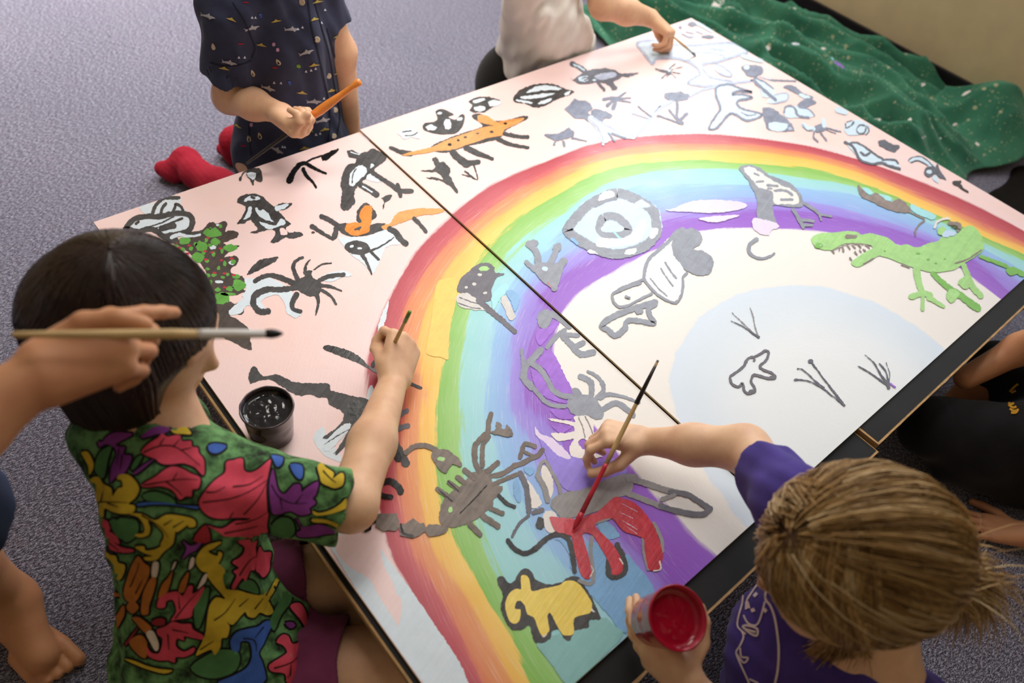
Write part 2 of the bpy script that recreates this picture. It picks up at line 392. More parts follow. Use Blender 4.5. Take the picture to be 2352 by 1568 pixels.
# ------------------------------------------------------------------ painted animals: raised brush strokes on the boards
ZO = {0:(0,0),2:(450,0),3:(1000,0),4:(1450,0),5:(1752,0),6:(200,300),7:(650,300),8:(1150,300),9:(1600,300),10:(1752,400),12:(450,650),13:(900,650),14:(1350,650),15:(1752,700),18:(450,950),19:(450,1168),20:(850,900),21:(900,1168),22:(1300,950),23:(1350,1168)}
def pts_of(z, s):
    out = []
    for w in s.split():
        a, b = w.split(','); a = float(a); b = float(b)
        if z != 'P': a = ZO[z][0] + a * .25510; b = ZO[z][1] + b * .25510
        out.append(np.array([a, b]))
    return out
SCZ = lambda z: 1.0 if z == 'P' else .2551
def paint(name, c, rough=.42, var=.22, st=(1, 1, 1), bump=.3, spec=.45):
    t = NT('paint_' + name); co = t.coord()
    u = t.n('ShaderNodeAttribute', attribute_name='across').outputs['Fac']; w = t.n('ShaderNodeAttribute', attribute_name='along').outputs['Fac']
    cv = t.n('ShaderNodeCombineXYZ'); t.l(t.math('MULTIPLY', w, .05), cv.inputs[0]); t.l(t.math('MULTIPLY', u, 3.2), cv.inputs[1]); t.l(t.math('MULTIPLY', w, .004), cv.inputs[2])
    hair = t.noise(cv.outputs[0], 2.0, 4, .65); blot = t.noise(co, 48, 5, .65)
    f = t.math('ADD', t.math('MULTIPLY', hair, .45), t.math('MULTIPLY', blot, .55))
    up = min(1.0, var * 1.5); a = tuple(v * (1 - var) for v in rgb(c)[:3]) + (1,); b = tuple(min(1, v * (1 + up) + .06 * var) for v in rgb(c)[:3]) + (1,)
    t.base(t.ramp(f, [(.36, a), (.64, b)])); t.set(rough, spec)
    e = t.math('ADD', t.math('ABSOLUTE', u), t.math('MULTIPLY', t.math('SUBTRACT', t.noise(cv.outputs[0], 3.4, 5, .7), .5), 2.3))
    al = t.n('ShaderNodeMapRange'); t.l(e, al.inputs[0]); al.inputs[1].default_value = 1.06; al.inputs[2].default_value = .98; t.l(al.outputs[0], t.b.inputs['Alpha'])
    t.bump(t.math('ADD', t.math('MULTIPLY', hair, .8), t.noise(co, 90, 3)), bump, .0010); return t.m
PC = dict(k=paint('black', (48, 45, 45), .5, .5), K=paint('wet_black', (16, 15, 16), .22, .2, bump=.35, spec=.3), g=paint('slate', (92, 94, 106), .45), h=paint('gloss_grey', (126, 132, 152), .45),  # both greys: thin dark paint lightened, some window gloss put into the colour
  q=paint('pale_slate', (176, 184, 206), .4), i=paint('ice_blue', (208, 228, 242), .4, .05), w=paint('blue_white', (222, 233, 241), .4, .04), W=paint('white', (246, 244, 243), .4, .03),
  l=paint('lavender_blue', (186, 198, 228), .4, .08), o=paint('orange', (232, 158, 84), .4, .12), O=paint('wet_orange', (240, 146, 64), .2, .1, bump=.7), G=paint('leaf_green', (98, 168, 66), .35, .15),
  n=paint('light_green', (164, 214, 130), .4, .1), N=paint('mid_green', (122, 186, 80), .4, .1), D=paint('dark_brown', (66, 54, 48), .5, .25), r=paint('red', (196, 44, 62), .28, .16, bump=.6), R=paint('rubbed_red', (208, 84, 96), .4, .14),  # light green lifted further, the gloss veil put into its colour
  y=paint('yellow', (246, 214, 92), .28, .06, bump=.6), p=paint('pink', (252, 220, 216), .4, .03), c=paint('turquoise', (166, 226, 232), .4, .05), u=paint('sky_blue', (126, 176, 222), .32, .08, bump=.5), v=paint('violet', (158, 96, 212), .38, .12),
  V=paint('lavender', (150, 128, 224), .38, .1), L=paint('lilac_white', (232, 214, 244), .4, .04), e=paint('cream', (238, 230, 224), .45, .03), m=paint('mid_grey', (142, 146, 158), .45, .14), M=paint('warm_grey', (148, 144, 144), .5, .14),  # mid grey: thin grey paint plus some window gloss in the colour
  d=paint('dark_grey', (104, 101, 110), .5, .16), b=paint('brown_grey', (112, 98, 88), .42, .26, bump=.6), B=paint('dull_brown', (140, 126, 120), .5, .2), x=paint('baby_blue', (196, 220, 246), .4, .05), s=paint('sand_grey', (214, 210, 206), .5, .08), Y=paint('warm_yellow', (250, 202, 88), .35, .06, bump=.5), t=paint('teal', (140, 194, 192), .38, .05))
LAYER = [0]
def jit(p, a, seed):
    q = mnoise.noise_vector(Vector((p[0] * .11 + seed * 3.7, p[1] * .11, seed * 1.3))); q2 = mnoise.noise_vector(Vector((p[0] * .30, p[1] * .30 + seed, 4.0))); q3 = mnoise.noise_vector(Vector((p[0] * .9, p[1] * .9, seed + 8.0)))
    return p + a * (np.array(q[:2]) + 1.1 * np.array(q2[:2]) + .8 * np.array(q3[:2]))
def dense(P, closed=False, step=2.6):
    out = []; n = len(P)
    for i in range(n if closed else n - 1):
        a, b = P[i], P[(i + 1) % n]; k = max(1, int(np.hypot(*(b - a)) / step)); out += [a + (b - a) * j / k for j in range(k)]
    return out if closed else out + [P[-1]]
class Fig:
    def __init__(s, name, right):
        s.z = ZR if right else ZL; s.name = name; s.root = BOARD_R if right else BOARD_L; s.v = []; s.f = []; s.mi = []; s.keys = []; s.k = 0; s.right = right; s.ac = []; s.al = []
        LAYER[0] += 1; s.l0 = .0003 + LAYER[0] * .00002
    def mat(s, c):
        if c not in s.keys: s.keys.append(c)
        return s.keys.index(c)
    def add(s, P, faces, c, ac=None, al=None):
        s.ac += list(ac) if ac is not None else [0.] * len(P); s.al += list(al) if al is not None else [p[0] + .7 * p[1] for p in P]
        z = s.z + s.l0 + s.k * .00003; b = len(s.v)
        lim = (.6035, 1.799) if s.right else (.001, .5995)
        for p in P:
            w = atz(p[0], p[1], z); w[0] = min(max(w[0], lim[0]), lim[1]); w[1] = min(max(w[1], -1.2055), -.0005); s.v.append(w)
        mi = s.mat(c)
        for f in faces: s.f.append([b + i for i in f]); s.mi.append(mi)
        s.k += 1
    def F(s, z, c, t, rough=1.5, sm=4):
        p = dense(catmull(pts_of(z, t), sm, True), True)
        p = [jit(q, rough, s.k + 1) for q in p]
        r = delaunay_2d_cdt([Vector(q) for q in p], [], [list(range(len(p)))], 1, 1e-4)
        s.add([np.array(q[:]) for q in r[0]], [list(f) for f in r[2]], c); return s
    def E(s, z, c, *els):
        for el in els:
            x, y, rx, ry = el[:4]; k = SCZ(z)
            if z != 'P': x = ZO[z][0] + x * k; y = ZO[z][1] + y * k; rx *= k; ry *= k
            n = 14; ph = R.random() * 6
            p = [np.array([x, y])] + [jit(np.array([x + rx * math.cos(a + ph), y + ry * math.sin(a + ph)]), min(rx, ry) * .3, x) for a in [2 * math.pi * j / n for j in range(n)]]
            s.add(p, [[0, 1 + j, 1 + (j + 1) % n] for j in range(n)], c); s.k -= 1
        s.k += 1; return s
    def S(s, z, c, w, t, closed=False, rough=1.0):
        p = pts_of(z, t); k = SCZ(z); ws = [x * k / 2 for x in (w if isinstance(w, tuple) else (w, w))]
        P = dense(catmull(p, 5, closed), closed); n = len(P)
        if closed: P = P + [P[0]]; n += 1
        out = []; 
        for i in range(n):
            d = P[min(i + 1, n - 1)] - P[max(i - 1, 0)]; d = d / (np.hypot(*d) + 1e-9); nn = np.array([-d[1], d[0]])
            hw = ws[0] + (ws[1] - ws[0]) * i / (n - 1)
            hw *= 1 + .14 * mnoise.noise(Vector((P[i][0] * .2, P[i][1] * .2, s.k)))
            out.append((jit(P[i] + nn * hw, rough, s.k + 3), jit(P[i] - nn * hw, rough, s.k + 9)))
        LL = np.concatenate([[0], np.cumsum([np.hypot(*(P[i + 1] - P[i])) for i in range(n - 1)])]) + s.k * 77; AC = [q for _ in range(n) for q in (-1., 1.)]; AL = [q for v_ in LL for q in (v_, v_)]
        V_ = [q for a in out for q in a]; faces = [[2 * i, 2 * i + 1, 2 * i + 3, 2 * i + 2] for i in range(n - 1)]
        if not closed:
            for e, sgn in ((0, -1), (n - 1, 1)):
                d = P[1] - P[0] if e == 0 else P[-1] - P[-2]; d = sgn * d / (np.hypot(*d) + 1e-9); a, b_ = V_[2 * e], V_[2 * e + 1]; hw = np.hypot(*(a - b_)) / 2
                base = len(V_); AC += [-.75, 0., .75]; AL += [LL[e] + sgn * hw * q for q in (.6, .9, .6)]; V_ += [a * .85 + b_ * .15 + d * hw * .6, (a + b_) / 2 + d * hw * .9, a * .15 + b_ * .85 + d * hw * .6]
                faces.append([2 * e, base, base + 1, base + 2, 2 * e + 1])
        s.add(V_, faces, c, AC, AL); return s
    def done(s, label=None):
        o = from_py(s.name, s.v, s.f, [PC[c] for c in s.keys], s.root); local(o)
        o.data.polygons.foreach_set('material_index', s.mi)
        for nm, a in (('across', s.ac), ('along', s.al)): at = o.data.attributes.new(nm, 'FLOAT', 'POINT'); at.data.foreach_set('value', np.asarray(a, np.float32))
        # faces up
        bm = bmesh.new(); bm.from_mesh(o.data)
        for f in bm.faces:
            if f.normal.z < 0: f.normal_flip()
        bm.to_mesh(o.data); bm.free()
        if label: o['label'] = label
        return o
def L_(n): return Fig(n, False)
def R_(n): return Fig(n, True)
# ---- smaller board
(L_('paint_patch').F('P','w','745,1236 765,1222 850,1240 895,1288 975,1400 1076,1568 972,1568')
 .F('P','p','765,1240 815,1222 866,1240 880,1295 905,1345 918,1405 912,1436 898,1398 872,1368 848,1330 790,1290').F('P','p','858,1345 900,1360 922,1380 916,1432 905,1420').done())
(L_('paint_patch').F('P','w','720,1005 742,980 752,1010 772,1032 785,1060 745,1045').done())
L_('paint_patch').F('P','w','855,885 862,930 852,985 838,940 845,900').done(); L_('paint_patch').F('P','w','893,690 885,735 868,772 872,735').done()
(L_('painted_duck').F(6,'w','390,850 470,800 560,790 620,800 820,745 880,750 920,790 910,880 860,915 700,945 600,890 540,880 480,900 440,905 400,870').F(6,'w','470,680 640,640 720,590 840,600 845,660 880,735 700,760 560,770')
 .S(6,'k',52,'345,885 385,830 450,785 560,770 640,775 760,750 870,745 930,770 950,820 930,880 880,915 760,940 690,950 620,900 550,885 470,905 400,895 350,885')
 .S(6,'k',34,'585,755 610,690 650,640 700,605 830,605').S(6,'k',30,'665,745 680,690 710,660').S(6,'k',28,'770,730 790,690 800,660 840,680 865,725').S(6,'k',45,'700,950 740,985 800,975').S(6,'k',36,'620,905 680,950 740,990 790,1000')
 .S(6,'k',(8,16),'540,865 640,840 780,775').S(6,'k',(8,24),'600,880 700,850 860,790').S(6,'k',54,'670,880 780,855').S(6,'k',26,'440,838 462,820').S(6,'w',35,'760,960 830,935 900,945 1010,935').S(6,'k',30,'890,920 960,925 1040,905').done('black outlined duck'))
t_ = (L_('painted_tree').F(6,'D','780,1010 870,960 1000,930 1040,890 1100,830 1180,830 1250,815 1255,870 1240,910 1300,895 1360,920 1350,960 1270,990 1230,1010 1290,1030 1365,1030 1350,1060 1290,1085 1240,1140 1330,1125 1360,1150 1350,1200 1290,1250 1330,1300 1400,1310 1420,1350 1400,1420 1430,1440 1340,1480 1260,1470 1200,1568 1100,1568 1110,1400 1060,1250 950,1130 860,1060',1.6)
 .F(12,'D','120,140 250,130 300,150 280,200 350,220 300,280 380,330 440,380 480,420 490,500 500,600 430,580 340,530 200,470 120,420')
 .S(12,'D',50,'310,270 380,200 460,165').S(12,'D',70,'300,200 400,250').E(6,'w',(1130,1050,30,22),(1190,1360,35,14),(1300,1190,25,20),(1180,850,20,12)))
t_.E(6,'G',*[(1130,920,85,40),(880,990,55,35),(1030,1040,60,45),(1000,1140,55,45),(1150,1000,45,35),(975,1020,15,18),(935,1060,18,22),(855,1070,30,18),(1075,985,18,20),(1110,1030,20,15),(1290,1055,65,30),(1215,1085,15,25),(1140,1110,15,25),(1050,1100,18,18),(1080,1175,20,15),(1240,1195,18,22),(1315,1180,25,22),(1185,1235,15,22),(1085,1245,20,15),(1140,1300,25,15),(1085,1300,25,18),(1220,1320,20,12),(1265,1295,15,15),(1365,1390,60,55),(1340,1310,35,20),(1285,1420,35,25),(1175,1430,28,18),(1105,1370,22,28),(1215,1510,65,55),(1270,1470,70,15),(800,1035,25,12),(1200,860,18,20),(1110,880,10,12)])
t_.E(6,'r',*[(a,b,18,9) for a,b in ((790,1010),(830,1055),(905,1105),(920,1035),(1200,1060),(1125,1095),(1070,1160),(1210,1165),(1300,1150),(1240,1285),(1240,1410),(1150,1280),(1320,1300),(1090,965),(1065,1085))]).done('green and red dotted tree')
(L_('painted_penguin').F(6,'k','1350,640 1370,600 1430,570 1520,570 1590,600 1640,650 1680,680 1760,650 1840,655 1830,680 1770,710 1720,720 1760,760 1810,820 1840,840 1800,860 1790,890 1830,920 1880,910 1930,920 1940,945 1850,970 1790,960 1720,1000 1650,1005 1690,940 1680,890 1600,900 1520,920 1470,915 1540,890 1500,840 1470,800 1420,830 1350,840 1380,790 1420,730 1420,680 1380,660')
 .F(6,'w','1510,695 1580,705 1630,745 1660,795 1685,822 1600,800 1540,755').F(6,'w','1550,820 1620,840 1700,850 1745,790 1790,835 1700,870 1620,888').F(6,'w','1450,690 1478,690 1470,770 1410,800 1440,740').F(6,'w','1420,612 1470,588 1530,592 1565,612 1510,630 1420,640').F(6,'w','1690,690 1760,664 1820,660 1800,688 1715,725')
 .S(6,'k',24,'1480,598 1508,606').S(6,'k',48,'1450,655 1540,652 1558,700').F(6,'p','1735,888 1760,872 1808,910 1790,942 1745,932').done('black and white penguin'))
(L_('painted_twig').S(6,'K',(62,36),'1820,455 1860,370 1910,310 1960,288').S(6,'K',18,'1960,290 2050,245 2115,225').F(6,'K','2110,225 2170,200 2260,160 2260,180 2180,250 2130,270 2110,255').S(6,'K',(34,22),'1970,295 2060,345 2150,385').S(6,'K',(40,20),'1945,345 1980,410 2030,460 2062,512').done())
(L_('painted_splat').F(6,'k','1440,345 1470,335 1530,335 1560,350 1580,450 1540,460 1510,440 1500,490 1480,460 1450,420 1430,380').F(6,'w','1440,385 1500,372 1520,400 1500,440 1470,430').S(6,'k',13,'1460,352 1410,380 1382,430').E(6,'k',(1380,432,15,20)).done())
(L_('painted_leaf').F(6,'k','1435,1300 1490,1220 1560,1165 1640,1145 1720,1135 1690,1180 1610,1220 1520,1270').done())
(L_('painted_spider').F(6,'w','1420,1330 1480,1330 1560,1330 1640,1320 1780,1400 1600,1420 1520,1440 1470,1500 1400,1490 1430,1420').F(12,'w','300,250 420,140 520,30 700,50 860,70 870,200 960,260 900,310 820,270 800,180 740,110 650,120 590,170 620,230 560,250 480,200 430,230 420,260 330,290').F(6,'w','2100,1320 2200,1275 2320,1260 2380,1300 2300,1320 2180,1360')
 .F(6,'k','1880,1350 1960,1310 1960,1270 2030,1260 2020,1310 2090,1350 2110,1400 2090,1470 2000,1490 1920,1450 1880,1400').S(6,'k',(42,8),'1965,1280 1970,1210 2010,1160').S(6,'k',(46,26),'1900,1345 1860,1250 1870,1180 1940,1140').S(6,'k',(56,40),'1880,1380 1760,1330 1650,1300 1560,1325 1510,1355').S(6,'k',52,'1890,1410 1750,1430 1600,1430 1530,1480')
 .S(12,'k',56,'640,60 545,95 515,160 535,220 585,258 650,250').S(12,'k',(50,38),'905,100 872,170 872,230 940,255').S(12,'k',(44,12),'1080,90 1102,170 1080,285').S(12,'k',(30,22),'1130,60 1220,120 1260,190').S(6,'k',40,'2090,1345 2180,1310 2310,1295').S(6,'k',(34,14),'2100,1390 2200,1405 2290,1440').S(6,'k',(8,14),'2040,1250 2120,1200 2200,1192').done('black spider on the pink ground'))
(L_('painted_frog').F(7,'k','580,190 620,170 680,200 760,190 800,160 860,180 930,240 890,290 830,340 800,390 690,480 640,560 650,640 600,700 570,720 520,690 530,560 520,470 540,370 590,300 650,290 660,250 600,240').F(7,'w','595,480 605,400 640,345 700,312 748,330 748,385 690,440 625,500').S(7,'k',10,'622,470 630,390 660,340').F(7,'w','740,432 790,388 888,442 860,465 780,450').F(7,'w','788,300 815,295 812,330 790,338')
 .S(7,'k',46,'810,380 900,440 980,490 1050,540 1160,545').S(7,'k',38,'1030,480 1062,590').S(7,'k',56,'690,480 760,520 845,575').S(7,'w',12,'720,500 800,552').F(7,'k','890,600 970,575 980,600 950,630 920,650 910,700 895,700 910,640').S(7,'w',10,'610,190 680,215 700,190').done('grey long-legged frog'))
(L_('painted_antelope').F(7,'w','500,960 600,955 750,950 880,905 950,900 1010,950 1060,1020 940,1040 880,1150 810,1290 740,1210 620,1120 540,1030').S(7,'k',46,'345,772 430,812 500,860 540,900').S(7,'k',(44,26),'262,860 340,910 450,978').E(7,'k',(272,915,16,11)).S(7,'k',52,'482,880 462,960')
 .F(7,'k','490,850 560,830 650,840 700,860 800,840 900,830 940,870 880,900 800,930 700,950 600,950 530,920').F(7,'k','660,800 680,700 740,650 790,680 850,760 800,800 720,830').F(7,'O','690,740 720,690 760,675 800,685 800,780 785,850 770,910 700,940 620,940 560,900 570,850 620,825 700,830 700,800 690,770').F(7,'k','645,880 700,865 690,895 645,895')
 .F(7,'o','885,860 960,830 1000,770 1050,730 1200,700 1400,700 1460,715 1400,745 1230,765 1150,800 1000,850 920,895').S(7,'k',56,'960,885 1020,920 1060,980 1108,1020').S(7,'k',(42,30),'1180,790 1240,850 1290,910').done('grey antelope with an orange head and horn'))
(L_('painted_elephant').F(7,'k','550,1040 600,1000 680,990 760,1020 780,1080 720,1120 640,1110 580,1090').E(7,'w',(620,1040,18,12),(690,1060,22,10)).S(7,'k',(40,18),'700,1090 750,1180 800,1290').S(7,'k',26,'790,1090 860,1160').S(7,'k',(24,8),'780,1085 900,1030 1000,960').done())
(L_('painted_lizard').F(12,'k','480,900 490,790 530,745 570,800 620,840 720,820 800,850 900,890 1050,900 1170,900 1210,930 1220,970 1330,990 1380,1010 1560,1050 1540,1120 1520,1250 1440,1270 1430,1320 1380,1400 1240,1540 1300,1450 1370,1330 1330,1290 1230,1390 1140,1390 1280,1290 1330,1170 1200,1090 1180,1030 1100,1030 1040,1000 900,1005 700,880 600,870').E(12,'K',(1445,1160,82,105)).F(12,'w','1150,1450 1330,1270 1390,1300 1200,1510').S(12,'k',9,'1160,1450 1280,1370 1370,1320').S(12,'k',(20,60),'1260,1540 1350,1440 1450,1330').done())
(L_('painted_stroke').F(12,'K','1150,570 1190,555 1330,590 1460,650 1550,740 1640,780 1650,820 1560,770 1440,710 1290,650 1160,600').S(12,'K',46,'1590,740 1655,665').done('fresh wet black brush stroke'))
for w_, c_, t in ((30,'K','1930,905 2030,945'),(50,'d','1820,1190 1900,1150'),(50,'d','1820,1310 1910,1280')): L_('painted_stroke').S(12,c_,w_,t).done()
(L_('paint_drip').F('P','Y','1002,655 1022,640 1048,645 1046,700 1036,740 1030,800 1029,825 1012,820 985,815 980,800 990,740',.8).done())
(L_('painted_insect').F(7,'d','1570,1400 1600,1330 1640,1290 1700,1240 1760,1200 1850,1190 1900,1230 1910,1270 2000,1290 1930,1320 1900,1370 1880,1430 1880,1500 1860,1530 1750,1540 1650,1480 1570,1450').E(7,'n',(1810,1240,50,22)).E(7,'s',(1770,1295,22,14),(1720,1380,20,14),(1650,1410,16,12),(1820,1460,20,12)).F(13,'s','590,110 680,90 800,170 880,200 850,240 720,240 600,200').S(13,'d',10,'610,130 720,170 860,205').S(13,'d',10,'600,180 720,220 800,230').S(13,'d',(60,42),'780,150 900,260 1010,350 1110,440').F(13,'s','980,140 1020,110 1060,180 1110,300 1060,330 1020,250').F(13,'c','900,120 960,40 1040,0 1050,60 980,130 920,240 900,180').F(13,'u','1030,90 1060,60 1130,90 1150,160 1110,260 1080,180').done('dark grey winged insect'))
(L_('painted_dancer').F(13,'v','1300,430 1420,390 1490,340 1510,360 1420,480 1340,560 1300,510').F(13,'v','1320,720 1400,600 1450,620 1560,830 1620,950 1630,1010 1480,970 1400,800').F(13,'v','1250,780 1320,800 1400,900 1480,1020 1570,1080 1400,1040 1300,940').F(13,'m','1310,300 1340,250 1400,235 1450,270 1440,320 1420,380 1370,410 1320,380').S(13,'m',60,'1440,280 1520,320 1600,385').S(13,'m',46,'1400,580 1470,490 1560,420').S(13,'m',58,'1540,480 1620,560 1700,640 1815,622').S(13,'m',52,'1650,570 1725,535').S(13,'m',42,'1530,460 1680,470')
 .S(13,'m',64,'1340,600 1270,680 1210,740 1190,850 1260,940').S(13,'m',52,'1260,720 1340,780 1400,870 1450,960 1530,1010 1610,1020').S(13,'m',42,'1250,900 1320,1000 1420,1090 1560,1110').S(13,'m',36,'1170,600 1182,740 1172,850').done())
(L_('painted_spider').F(13,'v','1420,1140 1500,1130 1600,1180 1620,1220 1500,1215').F(13,'v','1440,1280 1560,1300 1630,1275 1600,1320 1520,1350').F(13,'e','1640,1200 1760,1190 1820,1260 1820,1340 1860,1480 1800,1450 1730,1400 1680,1430 1720,1490 1900,1560 1640,1568 1600,1470 1640,1400 1500,1420 1430,1350 1560,1350 1640,1330 1620,1280 1440,1240 1420,1215 1580,1240 1650,1250').F(13,'m','1620,950 1680,950 1720,1000 1800,1010 1880,1100 1910,1190 1850,1230 1760,1190 1660,1190 1580,1120 1590,1050 1640,1020')
 .S(13,'m',(30,46),'1765,795 1860,850 1910,950 1850,1030').S(13,'m',54,'1700,840 1790,890 1800,1000').S(13,'m',(44,20),'1880,1035 1950,1000 2080,1020 2230,1075').S(13,'m',54,'1900,1135 2010,1080 2100,1120 2175,1190').S(13,'M',12,'1680,1210 1720,1300 1740,1390').S(13,'M',12,'1740,1200 1790,1300 1830,1420').done('grey spider at the violet inner band'))
sc_ = (L_('painted_scorpion').S(20,'k',(70,80),'200,420 270,540 320,640').S(20,'K',(50,70),'190,440 225,530 255,600').S(20,'K',60,'70,890 115,815 190,805 265,865 275,905').S(20,'K',50,'70,880 110,935 190,945').S(20,'K',(20,40),'60,760 110,690 150,600'))
sc_.F(20,'b','960,720 1040,690 1090,760 1110,830 1190,850 1180,900 1110,970 1100,1030 1020,1090 960,1140 860,1190 740,1220 640,1190 620,1120 650,990 720,910 800,860 870,780 900,720')
for w_, t in ((52,'990,720 950,640 940,540 960,460 1040,380'),(46,'1012,670 1010,560 1020,470 1070,400'),(46,'1060,375 1070,270 1090,195'),(48,'1090,755 1200,730 1300,660'),(40,'1110,830 1200,790 1320,740'),(46,'1300,660 1370,640 1440,600 1510,570 1552,520'),(42,'1350,590 1370,520 1400,465 1485,490'),(30,'1395,540 1480,580'),(52,'850,700 940,775'),(52,'785,765 850,815'),(46,'710,812 810,885'),(46,'605,872 740,962'),(50,'1060,710 1150,635'),(46,'1090,1050 1190,1090'),(58,'1010,1110 1150,1205'),(54,'900,1190 995,1285'),(50,'320,545 400,490 500,482 590,520')): sc_.S(20,'b',w_,t)
(sc_.F(20,'b','1080,365 1130,335 1140,265 1180,290 1190,330 1220,330 1230,290 1290,370 1260,400 1180,390').F(20,'b','560,540 660,510 770,570 830,650 800,670 740,650 680,730 620,690 560,600').E(20,'n',(640,600,36,18),(725,1060,18,28)).S(20,'K',36,'1160,930 1230,1000 1300,1030').E(20,'b',(600,1240,100,60),(160,1170,110,85)).E(20,'b',(380,1230,120,80)).S(20,'K',(20,30),'275,1190 300,1270 380,1300').E(18,'K',(1540,940,75,110)).S(18,'K',(56,70),'1340,965 1470,915').S(20,'K',9,'810,1090 900,1000 1050,840').S(20,'K',8,'700,800 800,890').S(20,'K',8,'620,880 740,980').done('brown scorpion with wet black tail'))
(L_('paint_patch').F(20,'V','1500,330 1620,420 1800,560 2000,620 2200,600 2290,660 2300,740 2120,800 1950,880 1830,900 1720,840 1600,620').F(20,'L','1490,310 1540,380 1650,420 1800,570 1780,600 1680,560 1570,450 1490,380').F(20,'u','1300,790 1340,800 1360,960 1330,990 1290,900').F(20,'u','1380,680 1480,690 1440,750').done())
(L_('paint_patch').F(21,'u','1470,270 1520,300 1600,420 1620,560 1780,760 1900,900 1960,960 2050,1090 2130,1110 2250,1020 2330,900 2352,700 2200,500 2100,400 1940,330 1850,130 1930,110 2050,250 1800,300 1700,300').F(21,'t','1300,1200 1500,1130 1700,1050 1900,980 2000,1050 2080,1140 1900,1330 1660,1568 1560,1568 1440,1400').done())
(L_('painted_wolf').F(20,'e','1380,740 1450,830 1540,980 1530,1030 1450,1040 1430,940').F(20,'e','1560,660 1620,720 1650,820 1640,930 1600,970 1570,870 1540,750').F(20,'e','1560,1090 1660,1080 1690,1200 1660,1260 1580,1240').F(20,'M','1640,960 1760,900 1900,880 2080,810 2200,760 2352,740 2352,900 2200,960 2100,1050 1900,1110 1750,1110 1640,1050').F(22,'M','-60,760 150,680 320,620 450,570 570,540 650,560 560,640 480,720 430,760 350,830 150,920 -60,930')
 .S(20,'d',52,'1350,730 1400,830 1420,950 1430,1075').S(20,'d',46,'1470,1085 1550,1060').S(20,'M',52,'1520,770 1570,860 1600,980').S(20,'M',34,'1500,760 1540,645 1580,625 1620,690 1700,840 1710,900').S(20,'d',(26,30),'1280,1300 1340,1190 1430,1110').S(20,'K',(40,52),'1240,1330 1300,1410 1400,1450 1500,1400').S(20,'k',(50,40),'1500,1400 1600,1310 1700,1280 1780,1320 1820,1420 1840,1560').E(20,'k',(1535,1180,38,55))
 .S(22,'M',58,'560,580 700,620 850,670 960,700').S(22,'d',52,'940,700 1090,725 1200,790 1290,850').S(22,'M',54,'540,710 700,770 850,830').S(22,'d',54,'850,830 980,870 1130,900 1240,900 1300,850').S(22,'M',40,'860,770 980,730').S(22,'k',40,'20,1100 50,1250 80,1420').S(22,'M',36,'235,1110 222,1250 250,1450 220,1530 120,1500').S(22,'k',50,'385,1300 385,1450 450,1470 530,1420 520,1300 460,1180').S(22,'M',25,'690,1100 700,1250 740,1400').S(22,'M',34,'790,980 860,1130 868,1240').S(22,'M',30,'260,980 330,960 400,930')
 .F(20,'R','1620,1120 1720,1130 1850,1150 1900,1280 1780,1270 1680,1260 1630,1180').F(22,'r','-10,960 100,950 180,920 300,870 430,750 500,760 600,790 700,880 780,990 830,1110 870,1250 870,1310 840,1400 780,1410 740,1390 710,1240 700,1130 620,1090 510,1050 410,940 260,990 330,1080 400,1150 470,1250 510,1350 500,1430 420,1450 400,1370 350,1270 290,1170 240,1090 150,1080 180,1200 220,1350 220,1480 150,1470 110,1370 70,1210 50,1100 -10,1080',.8,3)
 .S(22,'e',10,'225,1370 245,1410 215,1470').S(22,'e',12,'480,1300 515,1350').S(22,'e',12,'845,1330 850,1400 790,1415').S(22,'L',3,'470,790 640,880').S(22,'L',3,'480,880 600,940').S(22,'L',4,'510,960 640,1040').S(22,'L',3,'540,1010 640,1080').done('grey wolf partly filled in with red'))
(L_('painted_elephant').F(21,'k','950,620 1000,610 1060,670 1110,640 1140,580 1200,535 1260,570 1300,640 1420,680 1520,660 1600,610 1690,620 1740,700 1800,800 1860,930 1880,1000 1780,1000 1770,1070 1650,1100 1600,1190 1540,1160 1500,1080 1440,1100 1430,1160 1360,1210 1290,1200 1260,1120 1240,1050 1160,1090 1080,1080 1020,1000 980,880 1000,770 960,690').F(21,'e','1350,1130 1400,1120 1370,1160').F(21,'e','1800,890 1830,930 1795,920')
 .F(21,'y','1160,610 1210,600 1240,640 1260,740 1350,720 1500,690 1560,650 1640,650 1710,700 1770,790 1800,850 1790,930 1740,950 1640,990 1640,1120 1590,1140 1540,1130 1490,1060 1430,940 1400,970 1420,1080 1400,1120 1350,1140 1310,1060 1280,980 1220,950 1200,880 1160,830 1120,840 1110,900 1160,910 1150,1000 1110,1035 1060,1010 1030,930 1020,850 1060,760 1120,720 1165,720',.6,3).done('yellow elephant with a dark outline'))
